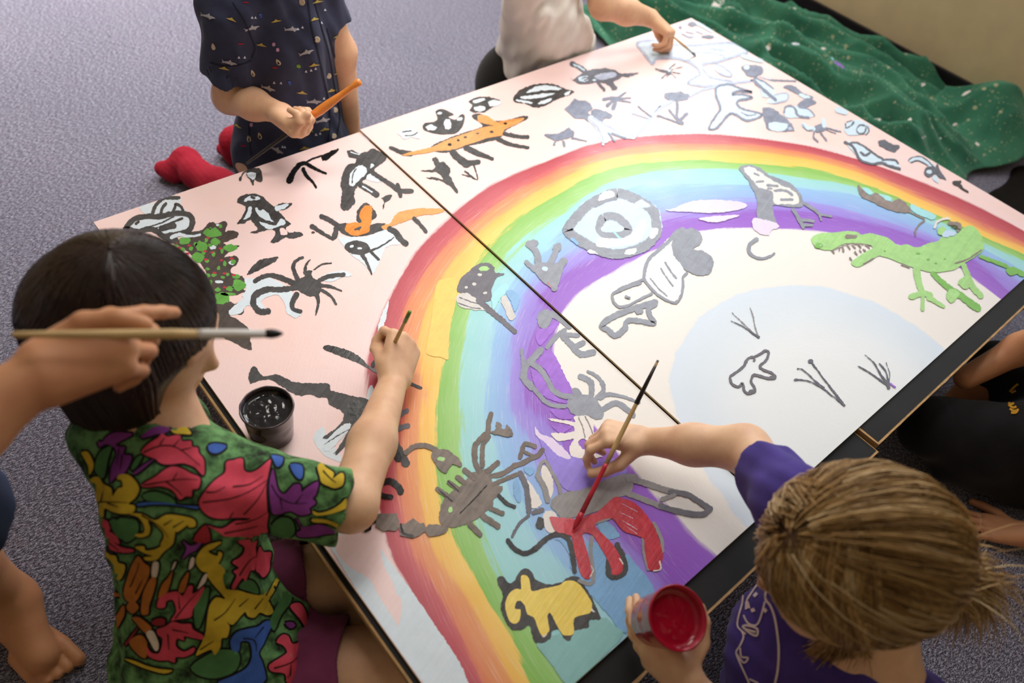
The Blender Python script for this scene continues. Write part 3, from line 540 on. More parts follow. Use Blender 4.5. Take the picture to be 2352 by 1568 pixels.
# ---- large board
(R_('painted_star').F('P','w','912,305 925,298 945,296 960,305 965,318 945,315 930,320 920,312').S('P','k',3,'925,303 945,300').S('P','k',3,'930,312 950,310 958,304').done())
(R_('painted_penguin').F('P','k','1000,255 1015,250 1030,255 1042,263 1030,268 1045,275 1060,262 1068,268 1062,290 1048,305 1030,308 1010,308 985,303 972,295 975,283 995,280 1005,272',.6).E('P','w',(1028,285,9,12),(990,293,13,7),(1010,260,6,3),(1056,273,6,4)).done())
(R_('painted_dog').S(7,'k',(30,50),'965,150 1060,190 1150,205').F(3,'k','-50,1330 100,1250 300,1180 430,1130 330,1050 400,1020 560,1090 800,1040 820,1070 640,1170 560,1250 300,1310 100,1370').F(3,'o','-60,1330 0,1310 100,1260 300,1190 450,1140 520,1130 400,1100 380,1040 460,1040 560,1100 660,1080 790,1060 780,1090 700,1130 620,1170 600,1220 480,1240 300,1300 150,1350 0,1360 -100,1380 -300,1400 -230,1370',.6)
 .S(3,'k',36,'620,1200 720,1225 832,1232').S(3,'k',(42,26),'560,1250 680,1300 838,1328').S(7,'k',66,'1530,195 1585,250 1660,300').S(7,'k',(60,40),'1640,300 1700,290 1760,280').S(7,'k',(60,30),'1650,155 1750,200 1885,250').S(7,'k',14,'1720,310 1752,440 1640,365').S(7,'k',10,'1610,390 1690,415').S(3,'O',(30,6),'590,1100 680,1085 780,1065').E(3,'K',(130,1300,22,13),(205,1262,13,9),(270,1235,15,9),(380,1200,15,8),(505,1185,20,11),(630,1110,17,9)).done('orange spotted dog'))
(R_('painted_plant').F(7,'k','1345,250 1390,245 1410,290 1450,280 1510,350 1500,400 1520,440 1575,545 1560,555 1480,480 1420,450 1310,430 1300,420 1380,420 1440,440 1400,380 1340,370 1240,360 1340,350 1370,320').done())
(R_('painted_blob').F(3,'k','300,910 360,880 440,870 560,890 590,930 500,970 440,1010 310,1000 330,950').F(3,'w','340,900 430,882 440,900 360,930').F(3,'w','360,960 450,960 430,1000 350,990').F(3,'w','480,912 575,905 585,940 500,960').done())
(R_('painted_egg').F(3,'k','710,860 800,790 930,755 1080,760 1170,800 1250,825 1190,860 1080,900 1000,945 900,965 800,930 710,915').F(3,'w','830,820 930,772 1060,775 1140,805 950,815 840,835').F(3,'w','770,870 900,850 1080,837 1000,870 850,890 780,885').F(3,'w','730,893 860,915 860,935 740,912').F(3,'w','920,930 1000,892 1050,892 980,938').F(3,'w','1160,858 1170,830 1220,817 1200,850').done('black striped egg'))
(R_('painted_turtle').S(3,'g',44,'1350,640 1290,600 1230,575').S(3,'i',18,'1340,632 1290,600 1245,582').F(3,'g','1215,700 1240,720 1290,680 1360,640 1480,615 1600,625 1680,660 1830,655 1740,690 1680,690 1640,720 1600,740 1640,790 1590,810 1570,770 1480,740 1350,755 1270,745').S(3,'g',26,'1460,740 1520,808').F(3,'q','1430,690 1520,657 1620,652 1620,690 1500,718').E(3,'i',(1335,710,48,27)).S(3,'g',13,'1320,710 1350,695 1380,705 1340,725').E(3,'i',(1430,720,16,9)).done('slate turtle with a flipper'))
(R_('painted_spider').E(3,'h',(1630,885,42,22)).S(3,'h',(24,10),'1635,885 1720,830').S(3,'h',18,'1640,888 1758,880').S(3,'h',14,'1640,898 1758,920').S(3,'h',(26,44),'1630,895 1602,975').S(3,'h',(24,36),'1605,895 1550,948').S(3,'h',28,'1605,880 1512,892').done())
(R_('painted_ostrich').E(3,'h',(1290,980,112,88)).F(3,'h','1400,1010 1430,980 1500,990 1590,1030 1580,1060 1520,1070 1500,1100 1420,1060').S(3,'h',64,'1330,1030 1400,1065').S(3,'i',(60,90),'1400,1070 1480,1150 1530,1250').S(3,'i',56,'1500,1140 1640,1200 1780,1225').S(3,'q',22,'1380,1065 1460,1150 1505,1240 1512,1300').S(3,'q',20,'1420,1060 1560,1140 1700,1210 1790,1225').S(3,'h',20,'1560,1200 1612,1270').S(3,'h',20,'1590,1200 1710,1243').done('pale long-necked bird with a grey round head'))
(R_('painted_beetle').F(3,'h','985,1205 1100,1200 1200,1155 1250,1190 1240,1230 1170,1250 1090,1265 1000,1230').S(3,'h',(18,10),'1230,1240 1360,1270').S(3,'h',20,'1080,1270 1070,1300').S(3,'h',20,'1150,1270 1162,1312').done())
(R_('painted_flower').S(4,'l',(40,30),'30,1220 110,1140 180,1060 240,980 380,900').S(4,'l',24,'530,860 640,810 760,780').S(4,'l',22,'770,770 900,750 1080,725').E(4,'h',(410,865,115,46)).S(4,'h',30,'410,900 415,980 410,1060 460,1110').S(4,'h',30,'440,1080 500,1020').S(4,'h',20,'340,990 420,1080').S(4,'h',15,'60,955 180,1050').S(4,'l',22,'10,1015 160,1060').S(4,'h',16,'240,1040 360,1080 440,1110').S(4,'g',(6,10),'210,1010 260,955').E(4,'K',(1083,722,10,8)).done())
_a = '50,390 150,365 260,370 360,400 560,410 780,390 920,390 1050,465 950,500 800,550 680,570 640,590 660,640 720,700 880,730 900,750 760,770 620,770 510,745 570,700 620,660 560,580 440,530 300,520 220,530 195,575 150,530 110,470'
(R_('painted_dinosaur').F(4,'i',_a).S(4,'q',24,_a,True).F(4,'W','420,500 500,482 700,482 820,500 800,530 650,555 500,530').S(4,'q',16,'420,500 500,480 700,480 820,500 830,530').S(4,'q',40,'360,410 350,500').E(4,'q',(185,412,24,18)).S(4,'q',12,'710,440 830,455').F(4,'i','750,570 830,600 900,670 870,685 790,655 750,620').S(4,'q',16,'750,575 830,602 905,675 860,685 790,655').done('large pale blue dinosaur'))
(R_('painted_spider').E(4,'w',(340,630,24,30)).E(4,'g',(340,660,20,16)).S(4,'g',(8,12),'220,622 330,642').S(4,'g',8,'395,572 340,622').S(4,'g',6,'462,600 350,632').S(4,'g',10,'275,702 330,652').S(4,'g',6,'402,702 350,650').S(4,'g',10,'318,692 340,655').S(4,'g',6,'445,662 350,645').S(4,'g',8,'250,640 330,652').done())
_b = '780,780 880,760 990,800 1090,830 960,820 910,850 1000,850 1090,880 980,900 950,930 1000,980 1160,1020 1160,1050 1040,1085 940,1030 880,1030 800,1120 750,1160 700,1150 750,1060 800,980 770,880 760,820'
(R_('painted_dragon').F(4,'i',_b).S(4,'h',22,_b,True).S(4,'h',12,'990,1010 1050,1040 1120,1030').done('pale blue dragon with grey claws'))
(R_('painted_creature').F(4,'h','990,600 1060,580 1170,600 1190,650 1130,690 1060,690 1010,640').E(4,'i',(1035,605,30,22)).S(4,'q',10,'1150,690 1300,730').S(4,'h',14,'1260,720 1480,730').done())
(R_('painted_creature').F(4,'i','1110,700 1200,740 1280,800 1300,850 1400,840 1400,900 1280,930 1220,920 1250,880 1180,870 1150,770').S(4,'h',30,'1100,720 1160,780 1240,850 1300,900').S(4,'h',16,'1110,700 1200,738 1280,800').S(4,'q',14,'1290,855 1400,840 1400,900 1280,932').done())
(R_('painted_creature').F(4,'h','1370,780 1450,765 1540,830 1640,870 1600,900 1520,870 1460,830').F(4,'i','1520,840 1610,868 1590,888 1510,870').F(4,'h','1490,950 1560,890 1620,890 1670,920 1620,950 1540,970').F(4,'i','1370,1000 1420,950 1500,960 1600,980 1650,1040 1560,1060 1480,1060 1400,1060').S(4,'h',22,'1375,1010 1390,965 1440,955 1480,985 1500,1040 1600,1060').S(4,'h',14,'1510,965 1600,985 1650,1040').done())
(R_('painted_house').F(4,'h','1190,970 1280,980 1400,1070 1470,1160 1440,1180 1240,1170 1210,1110 1190,1060').F(4,'i','1250,1100 1390,1110 1400,1150 1340,1180 1250,1165').E(4,'q',(1430,1155,20,14)).done())
(R_('painted_spider').E(4,'h',(1700,1150,62,40)).S(4,'i',40,'1640,1160 1590,1150 1545,1120').S(4,'h',12,'1640,1170 1580,1170 1540,1120').S(4,'i',40,'1740,1130 1725,1080').S(4,'h',14,'1755,1150 1890,1185').S(4,'h',10,'1755,1165 1840,1200').S(4,'h',16,'1700,1190 1760,1265').S(4,'h',16,'1650,1185 1640,1230 1680,1275').done('grey spider near the far edge'))
(R_('painted_coin').E(4,'i',(2030,1150,125,66)).S(4,'g',14,'1930,1110 1935,1150 1980,1130 2000,1100').S(4,'g',10,'1940,1100 1990,1085').S(4,'g',14,'2030,1165 2060,1125 2110,1140 2100,1195 2050,1200',True).S(4,'g',8,'2120,1130 2140,1180 2110,1215').done())
(R_('painted_fish').F(5,'i','740,1280 830,1280 930,1330 1010,1390 1080,1430 1180,1430 1240,1520 1130,1480 980,1480 880,1440 830,1380').S(5,'g',24,'740,1280 800,1310 840,1370 880,1440 980,1475 1070,1465 1130,1490 1235,1520').S(5,'g',20,'790,1290 850,1285 930,1330 1010,1390 1080,1430').S(5,'g',22,'880,1370 920,1400 960,1380').S(5,'g',20,'1080,1440 1180,1440 1220,1470').done())
(R_('painted_boot').F(5,'g','1040,1270 1100,1260 1170,1300 1230,1310 1190,1370 1110,1340 1050,1310').done())
(R_('painted_worm').S(5,'i',42,'1330,1440 1380,1425 1450,1440 1530,1500 1550,1540').S(5,'g',12,'1310,1440 1370,1410 1450,1420 1560,1520').S(5,'g',10,'1340,1460 1400,1445 1490,1490').F(9,'g','2060,340 2110,320 2150,330 2170,300 2200,370 2250,440 2190,420 2150,390 2090,420 2050,390').E(9,'i',(2095,370,28,18)).F(9,'i','2120,420 2160,400 2180,470 2150,460').done())
(R_('painted_hook').S(10,'k',(40,16),'1730,78 1770,100 1800,130 1848,160').S(10,'k',24,'1715,72 1780,68').done())
(R_('painted_wheel').F(8,'x','1050,520 1250,590 1410,690 1450,830 1440,930 1350,1050 1200,1120 1020,1150 850,1100 720,1030 570,920 580,870 650,760 740,650 880,570').S(8,'m',92,'1050,560 1230,625 1370,720 1400,830 1400,930 1310,1030 1180,1085 1020,1110 870,1070 750,1010 610,910 620,860 690,770 780,680 900,610',True).F(8,'W','900,960 1100,970 1210,880 1270,800 1300,850 1240,1000 960,1050 860,1030').S(8,'m',76,'930,780 1050,780 1150,880 1110,920 1000,935 915,920 890,860',True).F(8,'x','910,870 980,840 1100,860 1100,900 1000,910 920,910').S(8,'c',16,'1020,910 1075,970')
 .F(8,'W','880,610 920,555 1000,542 1020,590 900,630').F(8,'x','1210,650 1270,622 1350,680 1240,700').F(8,'W','1340,960 1360,880 1420,890 1380,970').F(8,'W','1120,1110 1140,1070 1220,1060 1200,1110').F(8,'W','780,1090 810,1070 880,1110 820,1105').S(8,'u',30,'640,970 690,1015').S(8,'m',30,'850,680 950,630 1040,610').done('grey target wheel with a pale blue centre'))
(R_('painted_branch').S(8,'m',62,'485,1415 430,1330 380,1280 340,1200 330,1120 300,1060 250,1020').S(8,'m',56,'400,1260 460,1170 490,1100 510,1050').S(8,'m',70,'470,1320 520,1240 570,1170').S(8,'m',42,'230,1180 310,1260').E(8,'m',(290,1010,50,30),(510,1050,42,36)).F(8,'m','300,1200 540,1200 540,1330 480,1420 350,1330').E(8,'x',(400,1240,26,20)).S(8,'R',8,'420,1365 460,1410').done())
(R_('painted_fairy').F(8,'W','1290,1330 1350,1150 1580,930 1640,1200 1640,1400 1560,1540 1420,1480').F(8,'m','1560,960 1640,890 1740,880 1810,940 1800,1020 1730,1070 1820,1080 1910,1150 1910,1240 1860,1300 1760,1300 1660,1250 1620,1200 1560,1130 1540,1040').S(8,'m',(30,46),'1290,1330 1300,1240 1340,1150 1430,1070 1510,1000 1580,920 1640,890').S(8,'m',24,'1290,1330 1340,1400 1420,1480 1560,1550 1620,1500 1640,1400 1640,1320 1680,1280').S(8,'m',20,'1480,1185 1540,1280 1580,1330').S(8,'m',16,'1440,1240 1500,1330 1550,1400').S(8,'m',14,'1350,1330 1420,1420 1500,1490').S(8,'m',26,'1280,1340 1180,1380 1080,1420 1015,1465')
 .S(14,'m',24,'480,0 380,30 270,75 222,105 232,160 282,212 370,198 460,150 580,90').S(14,'m',28,'345,122 375,132').S(14,'m',56,'610,170 500,200 380,240 250,290 150,350 130,390 180,420 240,470 300,440 340,400').S(14,'m',48,'340,410 350,345 420,332 520,350 600,360 560,290 550,230 610,190').E(14,'m',(460,250,38,35)).S(14,'g',5,'285,78 300,75').S(14,'g',6,'350,133 375,134').done('grey fairy outline with a butterfly wing'))
(R_('painted_crescent').S(9,'m',(42,20),'540,978 482,1020 472,1080 510,1130 590,1150 660,1130 700,1105').done())
(R_('painted_bird').F(9,'m','380,340 460,305 560,330 660,400 800,450 890,510 940,580 960,640 940,690 860,690 700,670 690,720 720,830 730,860 660,870 600,850 540,760 550,660 520,560 450,430').F(9,'e','430,332 500,328 580,380 650,430 760,490 850,522 908,580 925,630 890,662 780,662 700,650 680,550 560,510 500,440 440,370').F(9,'L','510,790 600,800 720,830 740,870 670,900 650,940 570,930 510,870')
 .S(9,'m',22,'540,460 600,455').S(9,'m',24,'640,490 730,500').S(9,'m',26,'700,540 800,540 860,580').S(9,'m',26,'760,622 860,622').S(9,'m',16,'520,385 560,402').S(9,'m',18,'640,520 680,520').S(9,'m',36,'870,710 920,790 960,870').S(9,'m',28,'930,800 1050,812').S(9,'m',26,'940,845 1040,852').S(9,'m',30,'980,660 1060,710 1120,760').S(9,'m',22,'1100,750 1210,772').S(9,'m',22,'1110,770 1122,805').done('grey bird with a speckled breast'))
(R_('paint_patch').F(8,'L','1700,640 1900,620 2150,640 2220,680 2100,720 1900,740 1500,720 1560,700',1.2).F(8,'L','1780,790 1900,770 2150,760 2050,800 1950,825 1850,815',1.0).done())
(R_('painted_hawk').F(9,'B','1450,490 1500,530 1560,590 1610,560 1680,600 1740,640 1820,610 1880,650 1930,700 1920,740 1800,730 1680,690 1560,630 1480,590').F(9,'c','1490,520 1540,520 1590,560 1560,580').F(9,'c','1640,570 1700,580 1760,610 1730,635').F(9,'c','1930,660 2000,690 2150,760 2130,800 2050,780 1940,720').S(9,'B',16,'1930,740 2050,800 2000,850 1970,900 1975,950').done())
cr_ = (R_('painted_crocodile').F(10,'n','440,570 520,530 640,525 760,510 850,520 890,545 960,530 1060,550 1140,580 1220,640 1300,630 1390,660 1490,620 1580,600 1620,555 1740,540 1830,470 1900,470 1960,540 1990,620 1980,690 1900,750 1800,810 1720,860 1600,880 1500,880 1350,840 1200,780 1060,735 1000,760 930,800 870,835 810,820 800,790 860,740 940,690 990,665 960,640 880,622 760,622 700,640 620,680 540,680 470,650 440,600',.7,3)
 .S(10,'n',(66,56),'1380,850 1400,950 1430,1050').S(10,'n',56,'1335,1105 1440,1070 1510,1090').S(10,'n',36,'1440,1090 1440,1220').S(10,'n',(56,30),'1500,1110 1560,1150 1630,1190').S(10,'N',(50,70),'1530,890 1600,960 1700,1040 1780,1090 1860,1150 1940,1210').F(10,'n','1660,1060 1720,1030 1770,1070 1740,1120 1700,1160 1660,1130').S(10,'n',(50,60),'1810,820 1850,920 1890,1010 1965,1095').E(10,'n',(1830,970,62,62)).S(10,'N',36,'1960,740 2070,780 2200,830').F(10,'N','2190,860 2240,830 2300,850 2350,880 2350,920 2280,900 2230,910'))
for t in ('630,690 640,705','720,655 728,695','765,640 785,672','805,634 832,662','860,636 882,660','930,640 960,665','690,660 690,690','800,770 785,752','850,722 832,700','885,702 872,680','925,690 905,675'): cr_.S(10,'B',13,t)
(cr_.S(10,'B',7,'620,690 760,632 880,628 980,640').S(10,'B',34,'760,560 838,560').S(10,'B',10,'910,805 1000,755').S(10,'B',12,'1730,800 1850,760 1970,680').S(10,'B',16,'1250,810 1320,835').E(10,'N',(1400,710,20,10),(1490,765,14,8),(1560,800,10,6),(1100,690,10,6),(1640,760,10,6),(500,640,40,22)).E(10,'w',(480,600,5,4),(520,640,6,4),(470,630,5,4),(560,640,5,4)).S(10,'e',20,'1548,480 1570,430 1640,398 1680,402').S(10,'B',36,'1680,440 1770,455 1760,510').F(10,'n','1570,500 1630,470 1650,510 1600,548').S(10,'k',12,'1700,470 1780,500').F(10,'x','1620,562 1650,505 1740,522 1715,552').done('bright green crocodile with open jaws'))
(R_('painted_claw').S(14,'M',(6,10),'1300,265 1420,380 1540,490').S(14,'g',(6,16),'1290,340 1400,390 1540,490').S(14,'M',(8,14),'1460,220 1485,280 1510,400 1540,485').E(14,'g',(1538,483,14,12)).done())
(R_('painted_dove').S(14,'d',24,'1600,608 1628,625 1608,690 1552,740 1570,772 1650,805 1690,848 1630,858 1540,832 1490,828 1472,880 1502,940 1500,975 1450,992 1412,968 1392,900 1360,930 1302,908 1282,850 1312,820 1400,750 1440,680 1500,662 1560,632',True).E(14,'d',(1500,690,14,12),(1660,845,30,14),(1480,975,36,18)).done('grey outlined dove on the white moon'))
(R_('painted_claw').S(14,'g',(14,12),'1870,866 1990,880 2100,935 2200,1010 2310,1100').S(14,'g',(14,18),'2010,700 2080,800 2180,930 2312,1098').S(14,'g',(8,14),'1890,770 1940,780 2050,880 2130,940').E(14,'g',(2008,702,26,18),(1874,868,20,11)).done())
(R_('painted_claw').S(15,'g',(10,16),'860,550 980,620 1130,730').S(15,'g',(6,22),'920,450 1000,520 1060,620 1130,720').S(15,'g',(12,16),'1050,530 1110,600 1130,700').S(15,'g',(6,12),'1110,520 1142,610 1135,700').S(15,'g',30,'1130,700 1135,745').S(15,'v',15,'1145,706 1195,742').done())
for e_ in ((550,215,40,18),(690,330,55,16),(440,245,16,12)): R_('paint_mark').E(4,'h',e_).done()
for c_, w_, t in (('q',16,'460,300 520,330 560,325'),('q',12,'500,285 560,300'),('q',12,'590,280 640,300'),('i',30,'600,210 720,275'),('i',40,'1000,500 1090,530 1170,545'),('i',50,'1860,990 1930,1010')): R_('paint_mark').S(4,c_,w_,t).done()
# ------------------------------------------------------------------ soft bodies: smooth unions of tapered limbs, meshed as one skin
def nrm(v):
    v = np.asarray(v, float); return v / (np.linalg.norm(v) + 1e-12)
class Soft:
    def __init__(s, vox=.003): s.vox = vox; s.pr = []; s.cut = []; s.wr = []
    def cone(s, a, b, ra, rb, k=.012, flat=None, end=None):
        """Tapered limb from a to b. flat=(dir, factor) squashes it; end=1 cuts the far end square, 2 both."""
        s.pr.append(('c', np.asarray(a, float), np.asarray(b, float), ra, rb, k, flat, end)); return s
    def chain(s, pts, rs, k=.012, flat=None):
        for i in range(len(pts) - 1): s.cone(pts[i], pts[i + 1], rs[i], rs[i + 1], k, flat)
        return s
    def ell(s, c, axes, rad, k=.012):
        s.pr.append(('e', np.asarray(c, float), np.asarray(axes, float), np.asarray(rad, float), k)); return s
    def sub(s, kind, *a, k=.003): s.cut.append((kind, a, k)); return s
    def _d(s, p, P):
        if p[0] == 'c':
            _, a, b, ra, rb, k, flat, end = p; ba = b - a; L2 = ba @ ba
            t = ((P - a) @ ba) / max(L2, 1e-12); tc = np.clip(t, 0, 1)
            q = P - a - tc[..., None] * ba
            if flat is not None:
                n = flat[0]; c = q @ n; q = q + (c * (1 / flat[1] - 1))[..., None] * n
            d = np.sqrt((q * q).sum(-1)) - (ra + (rb - ra) * tc)
            if flat is not None and flat[1] < 1: d = d * (.5 + .5 * flat[1])
            if end: 
                L = math.sqrt(L2); d = np.maximum(d, (t - 1) * L)
                if end == 2: d = np.maximum(d, -t * L)
            return d
        _, c, A, r, k = p; q = (P - c) @ A.T
        k0 = np.sqrt(((q / r) ** 2).sum(-1)); k1 = np.sqrt(((q / (r * r)) ** 2).sum(-1))
        return k0 * (k0 - 1) / np.maximum(k1, 1e-9)
    def _bb(s, p, m):
        if p[0] == 'c':
            r = max(p[3], p[4]) * (max(1, p[6][1]) if p[6] is not None else 1); return np.minimum(p[1], p[2]) - r - m, np.maximum(p[1], p[2]) + r + m
        ext = np.sqrt(((p[2] * p[3][:, None]) ** 2).sum(0)); return p[1] - ext - m, p[1] + ext + m
    def field(s):
        v = s.vox; bbs = [s._bb(p, .004) for p in s.pr]
        lo = np.min([b[0] for b in bbs], 0) - 3 * v; hi = np.max([b[1] for b in bbs], 0) + 3 * v
        n = np.ceil((hi - lo) / v).astype(int) + 1; D = np.full(n, .05, np.float32)
        ax = [lo[i] + v * np.arange(n[i]) for i in range(3)]
        def block(p, m):
            a, b = s._bb(p, m); i0 = np.clip(np.floor((a - lo) / v).astype(int), 0, n - 1); i1 = np.clip(np.ceil((b - lo) / v).astype(int) + 1, 1, n)
            sl = tuple(slice(i0[i], i1[i]) for i in range(3))
            g = np.stack(np.meshgrid(*(ax[i][sl[i]] for i in range(3)), indexing='ij'), -1); return sl, g
        for p in s.pr:
            k = p[5] if p[0] == 'c' else p[4]
            sl, g = block(p, k + 3 * v); d = s._d(p, g).astype(np.float32); o = D[sl]
            h = np.maximum(k - np.abs(o - d), 0) / k; D[sl] = np.minimum(o, d) - h * h * k * .25
        s.lo, s.n, s.D = lo, n, D
        if s.wr:
            m_ = np.abs(D) < .03; idx = np.argwhere(m_); P = lo + v * idx; w = np.zeros(len(P))
            for amp, fn in s.wr: w += amp * fn(P)
            D[m_] += w.astype(np.float32)
        for kind, a, k in s.cut:
            if kind == 'plane':
                o_, nn = np.asarray(a[0], float), nrm(a[1]); g = np.stack(np.meshgrid(*ax, indexing='ij'), -1).astype(np.float32)
                D[:] = np.maximum(D, (g - o_.astype(np.float32)) @ nn.astype(np.float32)); del g
            else:
                p = ('c',) + a if kind == 'c' else ('e',) + a
                sl, g = block(p, .02); d = -s._d(p, g).astype(np.float32); D[sl] = np.maximum(D[sl], d)
        return D
    def mesh(s, name, mat, parent=None, smooth_it=1):
        D = s.field(); v = s.vox; lo = s.lo; S = D < 0
        c = np.zeros(np.array(S.shape) - 1, np.uint8)
        for i in (0, 1):
            for j in (0, 1):
                for k in (0, 1): c += S[i:S.shape[0] - 1 + i, j:S.shape[1] - 1 + j, k:S.shape[2] - 1 + k]
        act = (c > 0) & (c < 8); cells = np.argwhere(act); ids = np.full(act.shape, -1, np.int32); ids[act] = np.arange(len(cells))
        acc = np.zeros((len(cells), 3)); cnt = np.zeros(len(cells)); off = [(i, j, k) for i in (0, 1) for j in (0, 1) for k in (0, 1)]
        cv = {o_: D[cells[:, 0] + o_[0], cells[:, 1] + o_[1], cells[:, 2] + o_[2]] for o_ in off}
        for a in off:
            for ax_ in range(3):
                if a[ax_]: continue
                b = list(a); b[ax_] = 1; b = tuple(b); da, db = cv[a], cv[b]; m_ = (da < 0) != (db < 0)
                t = np.where(m_, da / np.where(m_, da - db, 1), 0); pt = np.tile(np.array(a, float), (len(cells), 1)); pt[:, ax_] += t
                acc += pt * m_[:, None]; cnt += m_
        V = lo + v * (cells + acc / cnt[:, None])
        F = []
        for ax_ in range(3):
            o1, o2 = [(1, 2), (2, 0), (0, 1)][ax_]; sh = np.array(S.shape); sl0 = [slice(1, -1)] * 3; sl0[ax_] = slice(0, -1); sl1 = list(sl0); sl1[ax_] = slice(1, None)
            A, B = S[tuple(sl0)], S[tuple(sl1)]; e = np.argwhere(A != B); inside = A[A != B]
            st = np.array([1, 1, 1]); st[ax_] = 0; e = e + st
            def cid(d1, d2):
                q = e.copy(); q[:, o1] -= d1; q[:, o2] -= d2; return ids[q[:, 0], q[:, 1], q[:, 2]]
            quad = np.stack([cid(1, 1), cid(0, 1), cid(0, 0), cid(1, 0)], 1); quad[~inside] = quad[~inside][:, ::-1]; F.append(quad)
        F = np.concatenate(F)
        for _ in range(smooth_it):      # light relaxation
            E = np.concatenate([F[:, [0, 1]], F[:, [1, 2]], F[:, [2, 3]], F[:, [3, 0]]]); sm = np.zeros_like(V); ct = np.zeros(len(V))
            for c_ in range(3): sm[:, c_] = np.bincount(E[:, 0], V[E[:, 1], c_], len(V))
            ct = np.bincount(E[:, 0], minlength=len(V)); V = V * .45 + .55 * sm / np.maximum(ct, 1)[:, None]
        me = bpy.data.meshes.new(name); me.vertices.add(len(V)); me.vertices.foreach_set('co', V.astype(np.float32).ravel())
        me.loops.add(len(F) * 4); me.loops.foreach_set('vertex_index', F.astype(np.int32).ravel()); me.polygons.add(len(F))
        me.polygons.foreach_set('loop_start', np.arange(0, len(F) * 4, 4, dtype=np.int32)); me.update(calc_edges=True); me.validate()
        s.V, s.F = V, F
        o = link(name, me, mat, parent, True); local(o); return o
def folds(axis, freq, seed, stretch=.25):
    """Cloth folds: waves that run along axis, bent by slower waves."""
    r_ = np.random.RandomState(seed); axis = nrm(axis); a = nrm(np.cross(axis, r_.randn(3))); b = np.cross(axis, a); ph = r_.rand(6) * 6.28
    def fn(P):
        u, w, t = P @ a, P @ b, P @ axis
        warp = .5 * np.sin(t * freq * stretch + ph[0]) + .4 * np.sin((u + w) * freq * .4 + ph[1])
        return np.sin(u * freq + warp * 2 + ph[2]) * .6 + np.sin(w * freq * 1.3 + warp * 2.4 + ph[3]) * .5 + .3 * np.sin((u - w + t * .3) * freq * 2.1 + ph[4])
    return fn
def hand(b, wrist, d, n, thumb_side, curls, thumb=None, sc=1.0, spread=0.0, wr_r=.019, k=.0035):
    """Palm with four fingers and a thumb. d: wrist to knuckles, n: back of the hand, thumb_side: +1/-1 along cross(n, d)."""
    wrist = np.asarray(wrist, float); d = nrm(d); n = nrm(np.asarray(n, float) - d * (np.asarray(n, float) @ d)); s_ = np.cross(n, d) * thumb_side; tips = []
    lat = (.0235, .0080, -.0075, -.0215); pl = (.064, .067, .064, .057); ln = ((.031, .019, .016), (.034, .021, .017), (.031, .020, .016), (.025, .015, .014)); rr = (.0076, .0078, .0074, .0066)
    for i in range(4):
        kn = wrist + sc * (d * pl[i] + s_ * lat[i] + n * (.003 if i in (1, 2) else 0))
        b.cone(wrist + sc * (s_ * lat[i] * .55 + d * .006), kn, wr_r * .62 * sc + .002, .0098 * sc, .010)
        ang = 0; p = kn; dd = nrm(d + s_ * spread * (1.5 - i)); 
        for j in range(3):
            ang += math.radians(curls[i][j]); v_ = dd * math.cos(ang) - n * math.sin(ang)
            q = p + v_ * ln[i][j] * sc; b.cone(p, q, rr[i] * sc * (1 - .08 * j), rr[i] * sc * (1 - .08 * (j + 1)), k); p = q
        tips.append(p)
    tb = wrist + sc * (d * .016 + s_ * .020 - n * .006)
    if thumb is None: thumb = [d * .55 + s_ * .75 - n * .3, d * .8 + s_ * .35 - n * .35, d * .9 + s_ * .1 - n * .35]
    p = tb; r0 = .0125 * sc
    for j, (v_, L, r1) in enumerate(zip(thumb, (.034, .027, .020), (.0100, .0088, .0076))):
        q = p + nrm(v_) * L * sc; b.cone(p, q, r0, r1 * sc, .008 if j == 0 else k); p = q; r0 = r1 * sc
    tips.append(p); return tips
def head_frame(f, up):
    f = nrm(f); u = nrm(np.asarray(up, float) - f * (np.asarray(up, float) @ f)); return f, u, np.cross(f, u)     # forward, up, right
def head(b, c, f, u, r, sc=1.0):
    """Skull, jaw, cheeks, nose, lips, brow, ears at head centre c (skull centre)."""
    X = lambda a, b_, c_: c + sc * (f * a + u * b_ + r * c_); A = np.stack([f, u, r])
    b.ell(X(-.008, .012, 0), A, sc * np.array([.092, .084, .076]), .02)
    b.ell(X(.028, -.030, 0), A, sc * np.array([.060, .066, .060]), .025)
    b.cone(X(.050, -.088, .010), X(.050, -.088, -.010), .020 * sc, .020 * sc, .03)
    for q in (1, -1):
        b.ell(X(.046, -.046, .034 * q), A, sc * np.array([.034, .036, .032]), .02)
        b.ell(X(-.012, -.028, .074 * q), A, sc * np.array([.016, .027, .008]), .006)
        b.ell(X(.004, -.040, .070 * q), A, sc * np.array([.006, .010, .006]), .004)
    b.cone(X(.078, -.004, 0), X(.094, -.032, 0), .007 * sc, .0095 * sc, .010)
    for q in (1, -1): b.ell(X(.086, -.034, .009 * q), A, sc * np.array([.008, .006, .006]), .005)
    b.cone(X(.083, -.058, .012), X(.083, -.058, -.012), .0062 * sc, .0062 * sc, .006); b.cone(X(.080, -.068, .010), X(.080, -.068, -.010), .007 * sc, .007 * sc, .006)
    b.cone(X(.074, .016, .034), X(.080, .014, .010), .008 * sc, .007 * sc, .012); b.cone(X(.074, .016, -.034), X(.080, .014, -.010), .008 * sc, .007 * sc, .012)
    return X
def skin_mat(name, c, red=(190, 110, 90)):
    t = NT(name); co = t.coord(); n1 = t.noise(co, 28, 4, .6); n2 = t.noise(co, 400, 2)
    col = t.mix(t.math('MULTIPLY', t.ramp(n1, [(.4, (0, 0, 0, 1)), (.72, (1, 1, 1, 1))]), .30), rgb(c), rgb(red))
    t.base(col); t.set(.48, .35, Subsurface_Weight=.12); t.b.inputs['Subsurface Radius'].default_value = (.006, .003, .0015); t.b.inputs['Subsurface Scale'].default_value = 1.0
    t.bump(n2, .15, .0005); return t.m
